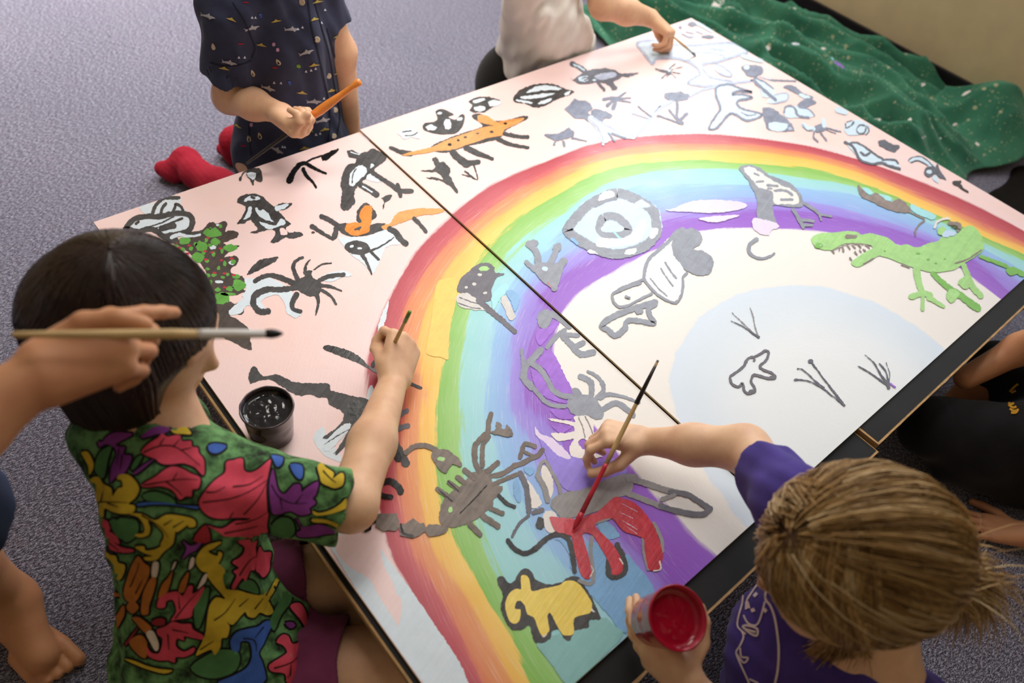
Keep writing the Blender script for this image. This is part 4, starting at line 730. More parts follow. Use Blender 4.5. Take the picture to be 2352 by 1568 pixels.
def cloth_mat(name, c, var=.1, weave=900, rough=.85, sheen=.1):
    t = NT(name); co = t.coord(); f = t.noise(co, 30, 4)
    a = tuple(v * (1 - var) for v in rgb(c)[:3]) + (1,); b = tuple(min(1, v * (1 + var)) for v in rgb(c)[:3]) + (1,)
    t.base(t.ramp(f, [(.3, a), (.7, b)])); t.set(rough, .2, Sheen_Weight=sheen); t.bump(t.noise(co, weave, 2), .25, .0006); return t.m
def strands(name, mat, parent, roots, n_seg, rad, fn, seed=1, taper=.35):
    """Thin three-sided locks; fn(root, rnd) -> list of points."""
    rs = random.Random(seed); v = []; f = []
    for rt in roots:
        p = [np.asarray(q, float) for q in fn(rt, rs)]; m_ = len(p); r0 = rad * (.7 + .6 * rs.random()); b = len(v)
        for i in range(m_):
            d = nrm(p[min(i + 1, m_ - 1)] - p[max(i - 1, 0)]); a = nrm(np.cross(d, (.31, .77, .55))); c = np.cross(d, a); r_ = r0 * (1 - (1 - taper) * (i / (m_ - 1)) ** 2)
            for t in (0, 2.09, 4.19): v.append(p[i] + r_ * (math.cos(t) * a + math.sin(t) * c))
        for i in range(m_ - 1):
            for t in range(3): f.append((b + 3 * i + t, b + 3 * i + (t + 1) % 3, b + 3 * i + 3 + (t + 1) % 3, b + 3 * i + 3 + t))
    o = from_py(name, v, f, mat, parent, True); local(o); o['kind'] = 'stuff'; return o
def brush(label, tail, tip, r_h, handle_mat, ferrule, bristle_mat, f0=.72, f1=.86, br=1.0, wet=None, group=None):
    """Paint brush from handle end to bristle tip: handle, ferrule, bristles."""
    tail = np.asarray(tail, float); tip = np.asarray(tip, float); ax = tip - tail; P = lambda t: tail + ax * t
    o = tag(empty('paintbrush', tuple(tip)), label, 'paintbrush', group)
    bm = bmesh.new(); tube(bm, [P(0), P(.012), P(.10), P(.35), P(f0 - .10), P(f0)], [r_h * .35, r_h * .62, r_h * .72, r_h, r_h * 1.12, r_h * .95], 14); local(from_bm('handle', bm, handle_mat, o, True))
    bm = bmesh.new(); tube(bm, [P(f0 - .005), P(f0 + .02), P((f0 + f1) / 2), P(f1)], [r_h * 1.02, r_h * 1.08, r_h * 1.05, r_h * .98 * br], 14); local(from_bm('ferrule', bm, ferrule, o, True))
    bm = bmesh.new(); tube(bm, [P(f1 - .005), P(f1 + (1 - f1) * .35), P(f1 + (1 - f1) * .7), P(1.0)], [r_h * .95 * br, r_h * 1.15 * br, r_h * .9 * br, r_h * .25 * br], 14); local(from_bm('bristles', bm, bristle_mat, o, True))
    return o
# ------------------------------------------------------------------ printed motifs that lie on cloth
ZO.update({1:(0,0),11:(0,500),16:(0,850),17:(0,1168),24:(1752,1000),25:(1752,1168)})
class Print:
    def __init__(s, target, body_bvh=None):
        me = target.data; s.t = target
        v = np.empty(len(me.vertices) * 3, np.float32); me.vertices.foreach_get('co', v)
        s.bvh = BVHTree.FromPolygons([Vector(p) for p in v.reshape(-1, 3)], [tuple(p.vertices) for p in me.polygons])
        s.lay = 0
    def hit(s, x, y, off):
        d = Vector(ray(x, y)).normalized(); h = s.bvh.ray_cast(Vector(CAM), d)
        if h[0] is None: return None
        n = h[1]; n = n if n.dot(d) < 0 else -n
        return np.array(h[0] + n * off)
    def fill(s, name, mat, P, off=.0009, step=7, label=None):
        P = [np.asarray(p, float) for p in P]; a = np.array(P); lo, hi = a.min(0), a.max(0)
        gx, gy = np.meshgrid(np.arange(lo[0], hi[0], step), np.arange(lo[1], hi[1], step)); g = [np.array(q) for q in zip(gx.ravel(), gy.ravel())]
        r = delaunay_2d_cdt([Vector(q) for q in P + g], [], [list(range(len(P)))], 1, 1e-3)
        return s._put(name, mat, [q[:] for q in r[0]], [list(f) for f in r[2]], off)
    def line(s, name, mat, P, w, off=.0014, step=6):
        P = [np.asarray(p, float) for p in P]; Q = [P[0]]
        for a, b in zip(P[:-1], P[1:]):
            m_ = max(1, int(np.hypot(*(b - a)) / step)); Q += [a + (b - a) * k / m_ for k in range(1, m_ + 1)]
        n = len(Q); V_ = []
        ws = w if isinstance(w, tuple) else (w, w)
        for i in range(n):
            d = Q[min(i + 1, n - 1)] - Q[max(i - 1, 0)]; d = d / (np.hypot(*d) + 1e-9); nn = np.array([-d[1], d[0]]); h = (ws[0] + (ws[1] - ws[0]) * i / max(1, n - 1)) / 2
            V_ += [Q[i] + nn * h, Q[i] - nn * h]
        return s._put(name, mat, V_, [[2 * i, 2 * i + 1, 2 * i + 3, 2 * i + 2] for i in range(n - 1)], off)
    def _put(s, name, mat, V_, faces, off):
        s.lay += 1; off = off + (s.lay % 5) * .00005
        W = [s.hit(p[0], p[1], off) for p in V_]; keep = []
        for f in faces:
            if any(W[i] is None for i in f): continue
            if max(np.linalg.norm(W[f[i]] - W[f[i - 1]]) for i in range(len(f))) > .03: continue
            keep.append(f)
        if keep and len(keep) > 3:      # one motif, one piece: keep the largest patch
            par = {}
            def find(a):
                while par.setdefault(a, a) != a: par[a] = par[par[a]]; a = par[a]
                return a
            for f in keep:
                for i in f[1:]: par[find(i)] = find(f[0])
            cnt = {}
            for f in keep: cnt[find(f[0])] = cnt.get(find(f[0]), 0) + 1
            big = max(cnt, key=cnt.get); keep = [f for f in keep if find(f[0]) == big]
        used = sorted({i for f in keep for i in f}); ix = {u: k for k, u in enumerate(used)}
        if not keep: return None
        o = from_py(name, [W[u] for u in used], [[ix[i] for i in f] for f in keep], mat, s.t, True)
        o.matrix_parent_inverse = Matrix.Identity(4) if s.t.parent is None else (s.t.parent.matrix_world @ s.t.matrix_parent_inverse).inverted() if False else Matrix.Identity(4)
        return o
# ------------------------------------------------------------------ child in the floral shirt
M_SKIN_A = skin_mat('skin_tan', (234, 188, 150)); M_SKIN_B = skin_mat('skin_fair', (240, 198, 162)); M_SKIN_C = skin_mat('skin_warm', (208, 148, 106))
M_NAIL = plain('nail', (226, 176, 156), .3, .5, .04, 30, .02)
def nails(parent, tips, dirs, ups, r=.0046):
    for p, d, u in zip(tips, dirs, ups):
        d = nrm(d); u = nrm(np.asarray(u) - d * (np.asarray(u) @ d)); w = np.cross(d, u); bm = bmesh.new()
        bmesh.ops.create_uvsphere(bm, u_segments=10, v_segments=6, radius=1.0)
        for v in bm.verts:
            q = v.co.copy(); v.co = Vector(np.asarray(p) + d * q.x * r * 1.15 + w * q.y * r * .92 + u * (q.z * r * .32 + .0044))
        local(from_bm('fingernail', bm, M_NAIL, parent, True))
p1 = tag(empty('person', (-.22, -.80, 0)), 'child with dark bob hair in a floral shirt, painting at the board edge', 'person')
HC = atd(318, 738, .93); HF, HU, HR = head_frame((.64, -.70, -.30), (0, 0, 1))
NECK = atd(352, 968, .985); RSH = np.array([-.098, -.748, .450]); LSH = np.array([-.168, -.632, .468]); CH = np.array([-.140, -.712, .40]); PEL = np.array([-.195, -.832, .125])
ELB = atz(806, 1160, .405); WRI = atz(905, 872, .352); KNU = atz(928, 792, .366)
b = Soft(.0028)
head(b, HC, HF, HU, HR)
b.cone(HC + HF * -.005 - HU * .055, NECK, .037, .042, .03).cone(NECK, CH, .05, .075, .03).cone(CH, PEL, .085, .10, .03)
b.chain([NECK - np.array([0, 0, .015]), RSH, ELB], [.045, .040, .033], .03).chain([ELB, ELB * .55 + WRI * .45, WRI], [.034, .033, .0225], .02)
b.chain([NECK - np.array([0, 0, .015]), LSH, np.array([-.150, -.590, .300]), np.array([-.05, -.70, .225])], [.045, .040, .032, .028], .03)
tips = hand(b, WRI, KNU - WRI, nrm(-ray(920, 810)) * .7 + C_R * .65 + np.array([0, 0, .1]), 1, [(62, 74, 40), (66, 78, 42), (70, 80, 44), (74, 80, 44)], [(KNU - WRI) * 8 - C_R * .42 + C_F * .5, (KNU - WRI) * 8 - C_R * .05 + C_F * .8, (KNU - WRI) * 6 + C_R * .3 + C_F * .7], 1.12, wr_r=.0225)
HIPL, KNL = np.array([-.17, -.745, .115]), np.array([.11, -.870, .165]); HIPR, KNR = np.array([-.185, -.860, .112]), np.array([.07, -1.045, .165])
b.chain([HIPL, KNL], [.075, .052], .02).chain([HIPR, KNR], [.075, .054], .02).chain([KNL, np.array([-.06, -.93, .055])], [.048, .036], .015).chain([KNR, np.array([-.10, -.96, .06])], [.05, .036], .015)
for a_, f_ in ((np.array([-.06, -.93, .055]), (-.12, -.03, 0)), (np.array([-.10, -.96, .06]), (-.13, .02, 0))):
    b.cone(a_, a_ + np.array(f_), .032, .022, .02, flat=(np.array([0, 0, 1.]), .7))
o = b.mesh('body', M_SKIN_A, p1)
# shirt: roomy, folded, sleeves open
FT = nrm((.91, .40, 0)); SLE = RSH + (ELB - RSH) * .93
g = Soft(.0032)
g.cone(NECK + np.array([-.008, .008, -.002]), CH, .056, .094, .03, (FT, .80)).cone(CH, PEL, .098, .132, .05, (FT, .85)).cone(PEL, PEL + np.array([.02, -.03, -.06]), .132, .138, .05)
g.cone(NECK + np.array([0, 0, -.03]), RSH, .052, .054, .03).cone(RSH, SLE, .056, .052, .03, None, 1).cone(NECK + np.array([0, 0, -.03]), LSH, .050, .048, .03).cone(LSH, LSH + (np.array([-.150, -.590, .300]) - LSH) * .85, .048, .046, .03, None, 1)
g.cone(HIPL, HIPL + (KNL - HIPL) * .28, .098, .086, .04, None, 1).cone(HIPR, HIPR + (KNR - HIPR) * .34, .100, .090, .04, None, 1)
g.wr = [(.0035, folds(RSH - ELB, 70, 3)), (.004, folds(CH - PEL, 42, 5))]
AD = nrm(SLE - RSH)
g.sub('c', RSH + AD * .10, SLE + AD * .05, .040, .046, .01, None, None); g.sub('c', NECK + np.array([.008, -.008, .004]), NECK + (HC - NECK) * .6, .044, .05, .01, None, None)
def floral_base():
    t = NT('floral_cloth'); co = t.coord(); n1 = t.noise(co, 34, 5, .65); n2 = t.noise(co, 15, 3)
    gr = t.ramp(n1, [(.34, rgb((34, 34, 26))), (.43, rgb((62, 94, 56))), (.60, rgb((112, 160, 100)))])
    pk = t.ramp(n2, [(.60, (0, 0, 0, 1)), (.62, (1, 1, 1, 1))]); t.base(t.mix(t.math('MULTIPLY', pk, .0), gr, rgb((206, 70, 90)))); t.set(.8, .2)
    t.bump(t.noise(co, 800, 2), .2, .0005); return t.m
shirt = g.mesh('shirt', floral_base(), p1, 2)
# shorts legs
s_ = Soft(.0035)
for h_, k_, r_ in ((HIPL, KNL, .080), (HIPR, KNR, .082)):
    s_.cone(h_, h_ + (k_ - h_) * .56, r_ + .006, r_ - .002, .03, None, 1)
    d_ = nrm(k_ - h_); s_.sub('c', h_ + (k_ - h_) * .35, h_ + (k_ - h_) * .56 + d_ * .06, .070, .072, .01, None, None)
s_.wr = [(.003, folds((1, -.4, 0), 60, 9))]
s_.mesh('shorts', cloth_mat('maroon_jersey', (122, 54, 88), .15), p1)
FL = {k: plain('print_' + k, c, .8, .2, .14, 60, .1) for k, c in dict(pink=(222, 78, 98), yellow=(206, 174, 52), purple=(134, 60, 138), blue=(66, 100, 176), orange=(188, 114, 48), white=(226, 212, 196), ink=(26, 23, 20), red=(160, 46, 52), green=(76, 122, 72)).items()}
pr = Print(shirt)
def leaf(z, c, t, vein=None, ol=4.6, nm='printed_leaf'):
    P = catmull(pts_of(z, t), 3, True)
    pr.line('print_outline', FL['ink'], P + [P[0]], ol * 2, .0007, 5); o = pr.fill(nm, FL[c], P, .0013)
    for v in (vein or []): pr.line('print_vein', FL['ink'], catmull(pts_of(z, v), 3), (3.2, 1.2), .0019, 5)
leaf(16,'pink','1280,740 1340,660 1420,610 1460,570 1500,600 1560,590 1620,590 1640,640 1720,640 1730,690 1780,700 1790,750 1830,800 1840,860 1830,950 1760,880 1690,850 1640,840 1560,850 1480,850 1430,830 1400,800',['1300,740 1440,680 1600,700 1800,860','1440,670 1480,610','1560,690 1620,620','1640,720 1730,700'])
leaf(16,'pink','1280,1030 1400,960 1480,900 1560,870 1650,890 1720,930 1800,970 1790,1060 1740,1070 1730,1130 1680,1130 1620,1160 1560,1080 1450,1040 1330,1050',['1300,1030 1480,1000 1640,980 1790,990','1500,1000 1620,1090 1650,1130','1560,990 1600,920'])
leaf(18,'pink','30,800 80,700 170,600 260,530 270,440 340,420 420,410 430,500 480,530 560,500 660,420 670,450 640,600 630,700 640,850 640,940 560,960 480,930 350,930 200,940 90,900',['90,700 170,700 260,660','60,790 300,760 480,700 640,600','300,930 340,870','430,900 560,760 640,620','330,660 480,640 600,560'])
leaf(18,'pink','100,1000 230,1030 350,960 470,950 640,870 640,1000 650,1110 550,1120 400,1100 260,1100 200,1060',['350,985 440,970 560,930 640,880','250,1070 400,1040 560,1000'])
leaf(18,'purple','660,650 690,500 710,560 740,680 800,720 880,640 940,640 950,700 1000,660 1100,610 1080,720 1050,760 1080,800 1020,850 1030,890 940,910 850,870 740,900 680,870',['680,640 740,740 860,800 1000,800','760,760 780,860','900,800 960,720'])
leaf(18,'purple','900,930 940,960 960,1010 1100,990 1180,1010 1270,1060 1150,1080 1050,1100 930,1100 910,1060 950,1030')
leaf(18,'green','680,1000 760,930 850,940 890,1010 870,1090 760,1110 690,1080')
leaf(18,'yellow','1090,480 1130,450 1170,490 1240,540 1230,590 1300,540 1330,560 1320,640 1250,670 1190,650 1130,620 1110,560',['1140,520 1200,580 1260,620'])
leaf(18,'yellow','1050,870 1110,890 1220,860 1300,810 1350,760 1340,850 1250,890 1150,910 1070,910'); leaf(18,'yellow','1050,940 1180,950 1310,1000 1300,1030 1180,980 1060,970')
for t in ('110,290 170,270 270,290 230,340 170,360 120,340','680,380 780,400 770,460 730,480 700,430','850,460 950,470 960,560 930,590 880,540'): leaf(18,'blue',t)
leaf(16,'yellow','820,1170 870,1080 860,1010 790,1020 840,960 900,960 940,1020 1010,1060 1020,1130 1070,1060 1110,1050 1100,990 1060,980 1080,940 1160,940 1230,1000 1260,1070 1220,1150 1160,1200 1220,1220 1200,1280 1100,1290 1020,1270 950,1240 940,1320 890,1280 860,1210',['840,1190 960,1180 1160,1190','920,1180 940,1090','980,1190 1080,1230'])
leaf(16,'yellow','1170,1290 1280,1290 1400,1350 1500,1300 1640,1310 1750,1340 1760,1400 1700,1410 1690,1390 1600,1450 1540,1440 1570,1500 1540,1568 1450,1568 1480,1480 1420,1400 1340,1350 1360,1420 1340,1480 1260,1500 1210,1470 1300,1460 1300,1390 1250,1320',['1280,1300 1440,1400 1520,1500','1480,1390 1560,1340','1560,1410 1660,1350'])
leaf(16,'pink','640,900 700,830 740,940 750,1000 790,1080 810,1190 790,1280 830,1300 870,1290 900,1360 980,1390 1000,1420 970,1430 1060,1490 1080,1560 960,1500 840,1420 730,1400 760,1300 720,1200 700,1340 650,1320 625,1150 630,1000',['700,900 720,1100 780,1280','800,1360 960,1460'])
leaf(16,'purple','890,640 930,640 960,600 1030,560 1140,560 1200,580 1050,660 1090,690 1130,690 1120,760 1190,770 1170,850 1120,930 1060,950 1000,1010 1010,880 1050,780 1040,700 960,660 900,690',['1080,700 1060,850','1110,760 1090,900'])
leaf(16,'purple','1280,590 1390,510 1500,520 1530,540 1480,570 1400,580 1300,610'); leaf(16,'purple','1200,930 1290,860 1390,800 1330,860 1240,930'); leaf(16,'yellow','1530,520 1600,510 1660,490 1690,530 1720,580 1650,580 1560,570'); leaf(16,'yellow','740,740 800,735 850,850 810,940 800,860 770,800'); leaf(16,'blue','1240,1200 1330,1185 1500,1190 1640,1215 1780,1220 1770,1245 1600,1215 1400,1205 1260,1220')
leaf(16,'green','860,880 900,740 1010,680 980,800 950,960 900,950'); leaf(16,'green','1190,870 1240,780 1290,770 1250,850 1200,900'); leaf(16,'green','1290,1120 1400,1090 1540,1140 1580,1200 1450,1180 1330,1170'); leaf(16,'green','990,1350 1150,1330 1240,1400 1220,1500 1130,1540 1080,1450')
leaf(17,'pink','720,130 800,120 860,60 880,30 890,90 970,100 1000,180 980,200 1050,240 1030,290 1100,340 1200,360 1200,380 1110,390 1000,360 900,290 850,210 740,180',['760,150 900,230 1080,370'])
leaf(17,'yellow','800,310 870,310 920,360 960,370 1000,410 1050,420 1070,480 1130,500 1120,580 1080,640 1040,600 1030,500 960,430 880,390 810,370')
leaf(17,'orange','1120,760 1150,620 1200,490 1250,420 1300,480 1350,520 1340,610 1280,740 1230,830 1160,830',['1180,700 1240,560 1260,470','1230,760 1300,620']); leaf(17,'orange','1145,880 1200,820 1255,880 1200,940')
for t in ('1280,850 1300,740 1360,620 1410,620 1390,740 1350,860 1340,940 1280,940','1430,800 1460,680 1520,610 1560,550 1540,650 1500,760','1610,740 1640,640 1700,560 1690,650 1660,740','1200,980 1260,970 1370,1060 1340,1090 1310,1110 1250,1040','1170,1190 1270,1130 1330,1200 1320,1340 1230,1290','950,1040 1040,980 1120,860 1130,940 1100,1010 1050,1100 1030,1160','840,710 900,690 1000,730 1100,780 1000,790 900,770'): leaf(17,'orange',t)
for t in ('1370,600 1380,480 1430,475 1430,540 1410,610','1700,540 1720,440 1750,440 1740,510','1780,710 1830,600 1865,580 1850,650 1800,700','1320,1110 1380,1090 1430,1190 1430,1260 1400,1270 1360,1200','920,860 945,850 960,900 1000,890 980,930 1000,950 960,990 940,980','1550,540 1570,480 1590,470 1570,530'): leaf(17,'white',t)
leaf(17,'pink','1420,870 1440,800 1520,750 1600,740 1650,780 1700,690 1740,690 1740,760 1840,690 1800,800 1740,900 1720,970 1600,990 1540,1000 1590,920 1560,820 1500,830 1490,880 1440,890',['1580,980 1680,860 1800,720','1620,900 1610,780'])
leaf(17,'pink','1420,1080 1500,1050 1560,1010 1640,1030 1720,1030 1740,1080 1830,1130 1830,1170 1760,1160 1660,1140 1660,1180 1600,1160 1590,1230 1660,1280 1750,1240 1740,1290 1660,1330 1590,1330 1580,1380 1520,1360 1430,1360 1340,1320 1330,1240 1370,1290 1440,1290 1470,1170 1430,1130',['1520,1120 1530,1260','1560,1080 1700,1110'])
leaf(17,'red','1370,1010 1430,980 1490,990 1480,1040 1400,1040'); leaf(17,'red','1140,1200 1250,1060 1240,1090 1150,1220'); leaf(17,'red','760,510 850,510 910,580 900,640 860,670 850,600 800,540'); leaf(17,'red','1740,280 1850,140 1890,290'); leaf(17,'purple','1640,280 1720,330 1820,290 1760,370 1700,400 1640,450 1680,350')
leaf(17,'yellow','1220,340 1300,330 1320,370 1440,340 1500,250 1470,150 1570,170 1570,260 1550,320 1480,380 1420,450 1330,460 1300,430 1380,420 1300,390'); leaf(17,'green','1010,130 1100,90 1230,100 1250,200 1150,270 1060,240'); leaf(17,'green','1750,900 1800,760 1880,700 1860,860 1800,1060 1760,1040'); leaf(17,'green','1720,1420 1850,1320 2000,1260 2150,1300 2120,1450 1950,1520 1800,1500'); leaf(17,'yellow','1130,1350 1200,1360 1330,1410 1450,1440 1560,1450 1480,1480 1330,1440 1200,1390')
leaf(19,'yellow','0,480 20,400 100,320 230,290 160,350 110,380 190,420 200,380 235,400 210,470 150,550 60,560')
leaf(19,'yellow','100,600 150,520 190,480 260,550 240,600 260,700 290,720 380,730 480,760 600,770 690,660 740,560 720,430 710,370 770,470 760,600 690,750 650,820 690,920 640,960 570,930 520,980 460,970 430,930 330,1040 270,1010 300,1060 280,1150 230,1160 220,1240 170,1310 140,1260 60,1290 0,1310 80,1140 100,1000 120,870 180,790 260,800',['160,1000 260,930 350,800','380,880 470,800','520,900 600,800','620,780 720,600','40,1260 160,1180'])
leaf(19,'pink','370,290 450,270 540,280 530,350 540,440 520,550 480,560 440,650 410,620 340,720 320,690 360,600 330,560 380,530 320,480 380,440 420,400 430,340',['380,600 460,480 540,420']); leaf(19,'pink','560,340 600,390 670,390 660,470 650,560 600,620 560,580 530,540')
leaf(19,'blue','310,1180 360,1110 450,1080 550,1060 620,1010 680,1030 640,1130 600,1220 560,1300 600,1400 600,1568 200,1568 330,1500 450,1430 500,1330 480,1200 400,1190 390,1260 350,1310 320,1260',['420,1160 520,1180 540,1280','600,1060 520,1160'])
leaf(19,'pink','720,1200 770,1140 830,1150 870,1220 980,1180 990,1270 960,1350 970,1420 930,1440 900,1568 820,1568 800,1480 680,1460 660,1400 780,1330 820,1290 780,1230',['700,1430 860,1380 960,1250','840,1500 850,1400']); leaf(19,'pink','840,880 930,850 990,950 980,1060 930,990'); leaf(19,'pink','1050,1400 1120,1220 1130,1260 1090,1400 1110,1480 1060,1568 940,1568'); leaf(19,'yellow','985,1130 1080,1110 1050,1150 985,1155'); leaf(19,'green','380,700 440,640 520,660 560,760 470,740'); leaf(19,'green','660,1000 780,780 860,720 850,840 760,960 700,1100'); leaf(19,'purple','800,1030 860,1020 890,1050 850,1080')
# hair: bob with fringe
def hair_mat(name, dark, light, rough=.32):
    t = NT(name); co = t.coord(); n1 = t.noise(co, 60, 3); n2 = t.noise(co, 9, 2)
    t.base(t.ramp(t.math('ADD', t.math('MULTIPLY', n1, .5), t.math('MULTIPLY', n2, .5)), [(.35, rgb(dark)), (.65, rgb(light))])); t.set(rough, .45); return t.m
M_HAIR_D = hair_mat('hair_dark_brown', (34, 24, 19), (62, 44, 35), .34)
hs = Soft(.0035); A_ = np.stack([HF, HU, HR]); hx = lambda a, c, d: HC + HF * a + HU * c + HR * d
hs.ell(hx(-.014, .016, 0), A_, np.array([.099, .094, .089]), .02)
DN = np.array([0, 0, -1.])
for az in range(-120, 121, 20):
    a = math.radians(180 + az); rt = hx(-.014 + .078 * math.cos(a), -.002, .076 * math.sin(a))
    hs.cone(rt, rt + nrm(DN * .8 - HU * .5 + (NECK - rt) * 1.2) * .145, .030, .018, .03)
hs.sub('e', hx(.118, -.060, 0), A_, np.array([.070, .088, .078]), .01); hs.sub('e', hx(.06, -.11, -.0), A_, np.array([.075, .06, .052]), .01)
hair = hs.mesh('hair', M_HAIR_D, p1, 3)
hv = np.empty(len(hair.data.vertices) * 3, np.float32); hair.data.vertices.foreach_get('co', hv); HB = BVHTree.FromPolygons([Vector(q) for q in hv.reshape(-1, 3)], [tuple(q.vertices) for q in hair.data.polygons])
def lock(root, rs):
    az, t0 = root; a = math.radians(az); cr = nrm(HU * .95 - HF * .25); side = nrm(HF - cr * (HF @ cr)); lat = np.cross(side, cr); out = []
    d = cr * math.cos(t0) + (side * math.cos(a) + lat * math.sin(a)) * math.sin(t0); p = hx(-.014, .016, 0) + d * .10; v = side * math.cos(a) + lat * math.sin(a); off = rs.uniform(.0004, .0028)
    for i in range(17):
        h = HB.find_nearest(Vector(p)); n = np.array(h[1]); q = np.array(h[0]) + n * off; q_ = q - HC
        if i and q_ @ HF > .045 and q_ @ HU < .004 and abs(q_ @ HR) < .075: break
        if out and np.linalg.norm(q - out[-1]) < .006: break
        out.append(q); w = .35 * mnoise.noise(Vector(q * 30)); g = DN * (.25 + .05 * i) + np.cross(n, v) * w * .4; v = v + g; v = nrm(v - n * (v @ n)); p = q + v * .021
    if len(out) < 2: out.append(out[-1] + DN * .004)
    elif len(out) > 11:
        for i in range(2): v = nrm(v + DN * .5 + np.array([rs.uniform(-.3, .3) for _ in range(3)])); out.append(out[-1] + v * .010)
    return out
rs_ = random.Random(5)
strands('hair_strands', M_HAIR_D, hair, [(rs_.uniform(0, 360), rs_.uniform(.02, .9) ** 1.2) for _ in range(2600)], 8, .0012, lock, 11)
# brush in the child's fist
M_WOOD = plain('brush_wood', (206, 172, 118), .45, .4, .12, 30, .1, .0005, (1, 1, 1)); M_SILVER = plain('ferrule_metal', (196, 190, 180), .3, .5, .08, 30, .1); M_BLACKH = plain('brush_black', (34, 30, 30), .35, .5, .1, 30, .1)
M_GREENTIP = plain('brush_green', (104, 132, 52), .4, .4, .1, 30, .1)
tp = atz(878, 846, H + .002); te = tp + nrm(atd(941, 716, 1.185) - tp) * np.linalg.norm(atd(941, 716, 1.185) - tp)
br1 = brush('small brush gripped in the fist of the child with dark bob hair', te, tp, .0032, M_WOOD, M_SILVER, PC['K'], .66, .82)
bm = bmesh.new(); tube(bm, [te - (tp - te) * .002, te + (tp - te) * .16], [.0030, .0034], 12); local(from_bm('painted_tip', bm, M_GREENTIP, br1, True))
# ------------------------------------------------------------------ child with the blonde ponytail
p2 = tag(empty('person', (.45, -1.56, 0)), 'child with blonde ponytail in a purple t-shirt holding a red paint cup', 'person')
C2 = atd(1948, 1285, .87); E2 = atd(2172, 1318, .905); bk = nrm(E2 - C2); u0 = nrm(np.array([0, 0, 1.]) - bk * bk[2])
F2, U2, R2 = head_frame(-bk * math.cos(.62) - u0 * math.sin(.62), (0, 0, 1)); A2 = np.stack([F2, U2, R2])
N2 = atd(1985, 1445, .955); SR2 = atd(1838, 1172, .985); EL2 = atz(1712, 1030, .435); WR2 = atz(1478, 1012, .355); KN2 = atz(1425, 1000, .362)
SL2 = atd(2095, 1660, .945); EL2L = np.array([.262, -1.452, .35]); WR2L = atd(1586, 1576, .985); CH2 = atd(1840, 1510, 1.05); PE2 = np.array([.34, -1.50, .12])
b = Soft(.0028); head(b, C2, F2, U2, R2)
b.cone(C2 - F2 * .012 - U2 * .05, N2, .036, .040, .03).cone(N2, CH2, .05, .075, .03).cone(CH2, PE2, .085, .10, .03)
b.chain([N2, SR2, EL2], [.045, .040, .033], .03).chain([EL2, EL2 * .5 + WR2 * .5, WR2], [.034, .030, .0205], .02)
b.chain([N2, SL2, EL2L], [.045, .040, .032], .03).chain([EL2L, EL2L * .5 + WR2L * .5, WR2L], [.032, .030, .022], .02)
TIP2 = atz(1317, 1216, H + .004); GR2 = atz(1400, 1050, .345)
hand(b, WR2, KN2 - WR2, nrm(-ray(1440, 1010)) * .55 - C_D * .75 + C_R * -.1, 1, [(48, 42, 26), (58, 52, 30), (66, 60, 34), (72, 64, 36)], [nrm(KN2 - WR2) * .7 + C_D * .8 + C_F * .1, nrm(KN2 - WR2) * .8 + C_D * .55 + C_F * .25, nrm(KN2 - WR2) * .9 + C_D * .35 + C_F * .3], 1.0, wr_r=.021)
hand(b, WR2L, atd(1510, 1506, 1.005) - WR2L, -C_F * .75 - C_R * .55 + C_D * .35, -1, [(12, 22, 14), (14, 26, 16), (16, 28, 16), (20, 30, 16)], [C_R * .55 - C_D * .7 + C_F * .35, -C_D + C_R * .1 + C_F * .1, -C_D * .9 - C_R * .25], 1.0, .02, wr_r=.023)
for s_, h_ in ((1, (.40, -1.52, .11)), (-1, (.54, -1.62, .11))):
    k_ = np.array(h_) + np.array([-.22 if s_ == 1 else .02, .05 if s_ == 1 else .26, .02]); b.chain([h_, k_], [.075, .052], .02).chain([k_, k_ + np.array([.12, -.10, -.07])], [.048, .034], .02)
b.mesh('body', M_SKIN_B, p2)
g = Soft(.0032); SD2 = SR2 + (EL2 - SR2) * .60; ad = nrm(EL2 - SR2); ft2 = nrm(np.cross(np.array([0, 0, 1.]), SR2 - SL2))
g.cone(N2 + np.array([0, 0, -.004]), CH2, .056, .098, .03, (ft2, .82)).cone(CH2, PE2, .100, .125, .04, (ft2, .88)).cone(N2 + np.array([0, 0, -.025]), SR2, .05, .050, .03).cone(SR2, SD2, .052, .050, .03, None, 1)
g.cone(N2 + np.array([0, 0, -.025]), SL2, .05, .052, .03).cone(SL2, SL2 + (EL2L - SL2) * .55, .052, .052, .03, None, 1)
g.wr = [(.0028, folds(SR2 - EL2, 80, 13)), (.0035, folds(CH2 - PE2, 45, 15))]
g.sub('c', SR2 + ad * .03, SD2 + ad * .05, .039, .044, .01, None, None); a2 = nrm(EL2L - SL2); g.sub('c', SL2 + a2 * .03, EL2L, .040, .046, .01, None, None); g.sub('c', N2, C2, .040, .046, .01, None, None)
tee = g.mesh('shirt', cloth_mat('purple_jersey', (74, 58, 140), .16), p2, 2)
sh = Soft(.004)
for h_, k_ in (((.40, -1.52, .11), (.18, -1.47, .13)), ((.54, -1.62, .11), (.56, -1.36, .13))): sh.cone(h_, np.array(h_) * .4 + np.array(k_) * .6, .084, .076, .03)
sh.mesh('shorts', cloth_mat('black_jersey', (26, 25, 28), .2), p2)
pr = Print(tee); M_WLINE = plain('print_white_line', (226, 208, 208), .8, .2, .06, 60, .1)
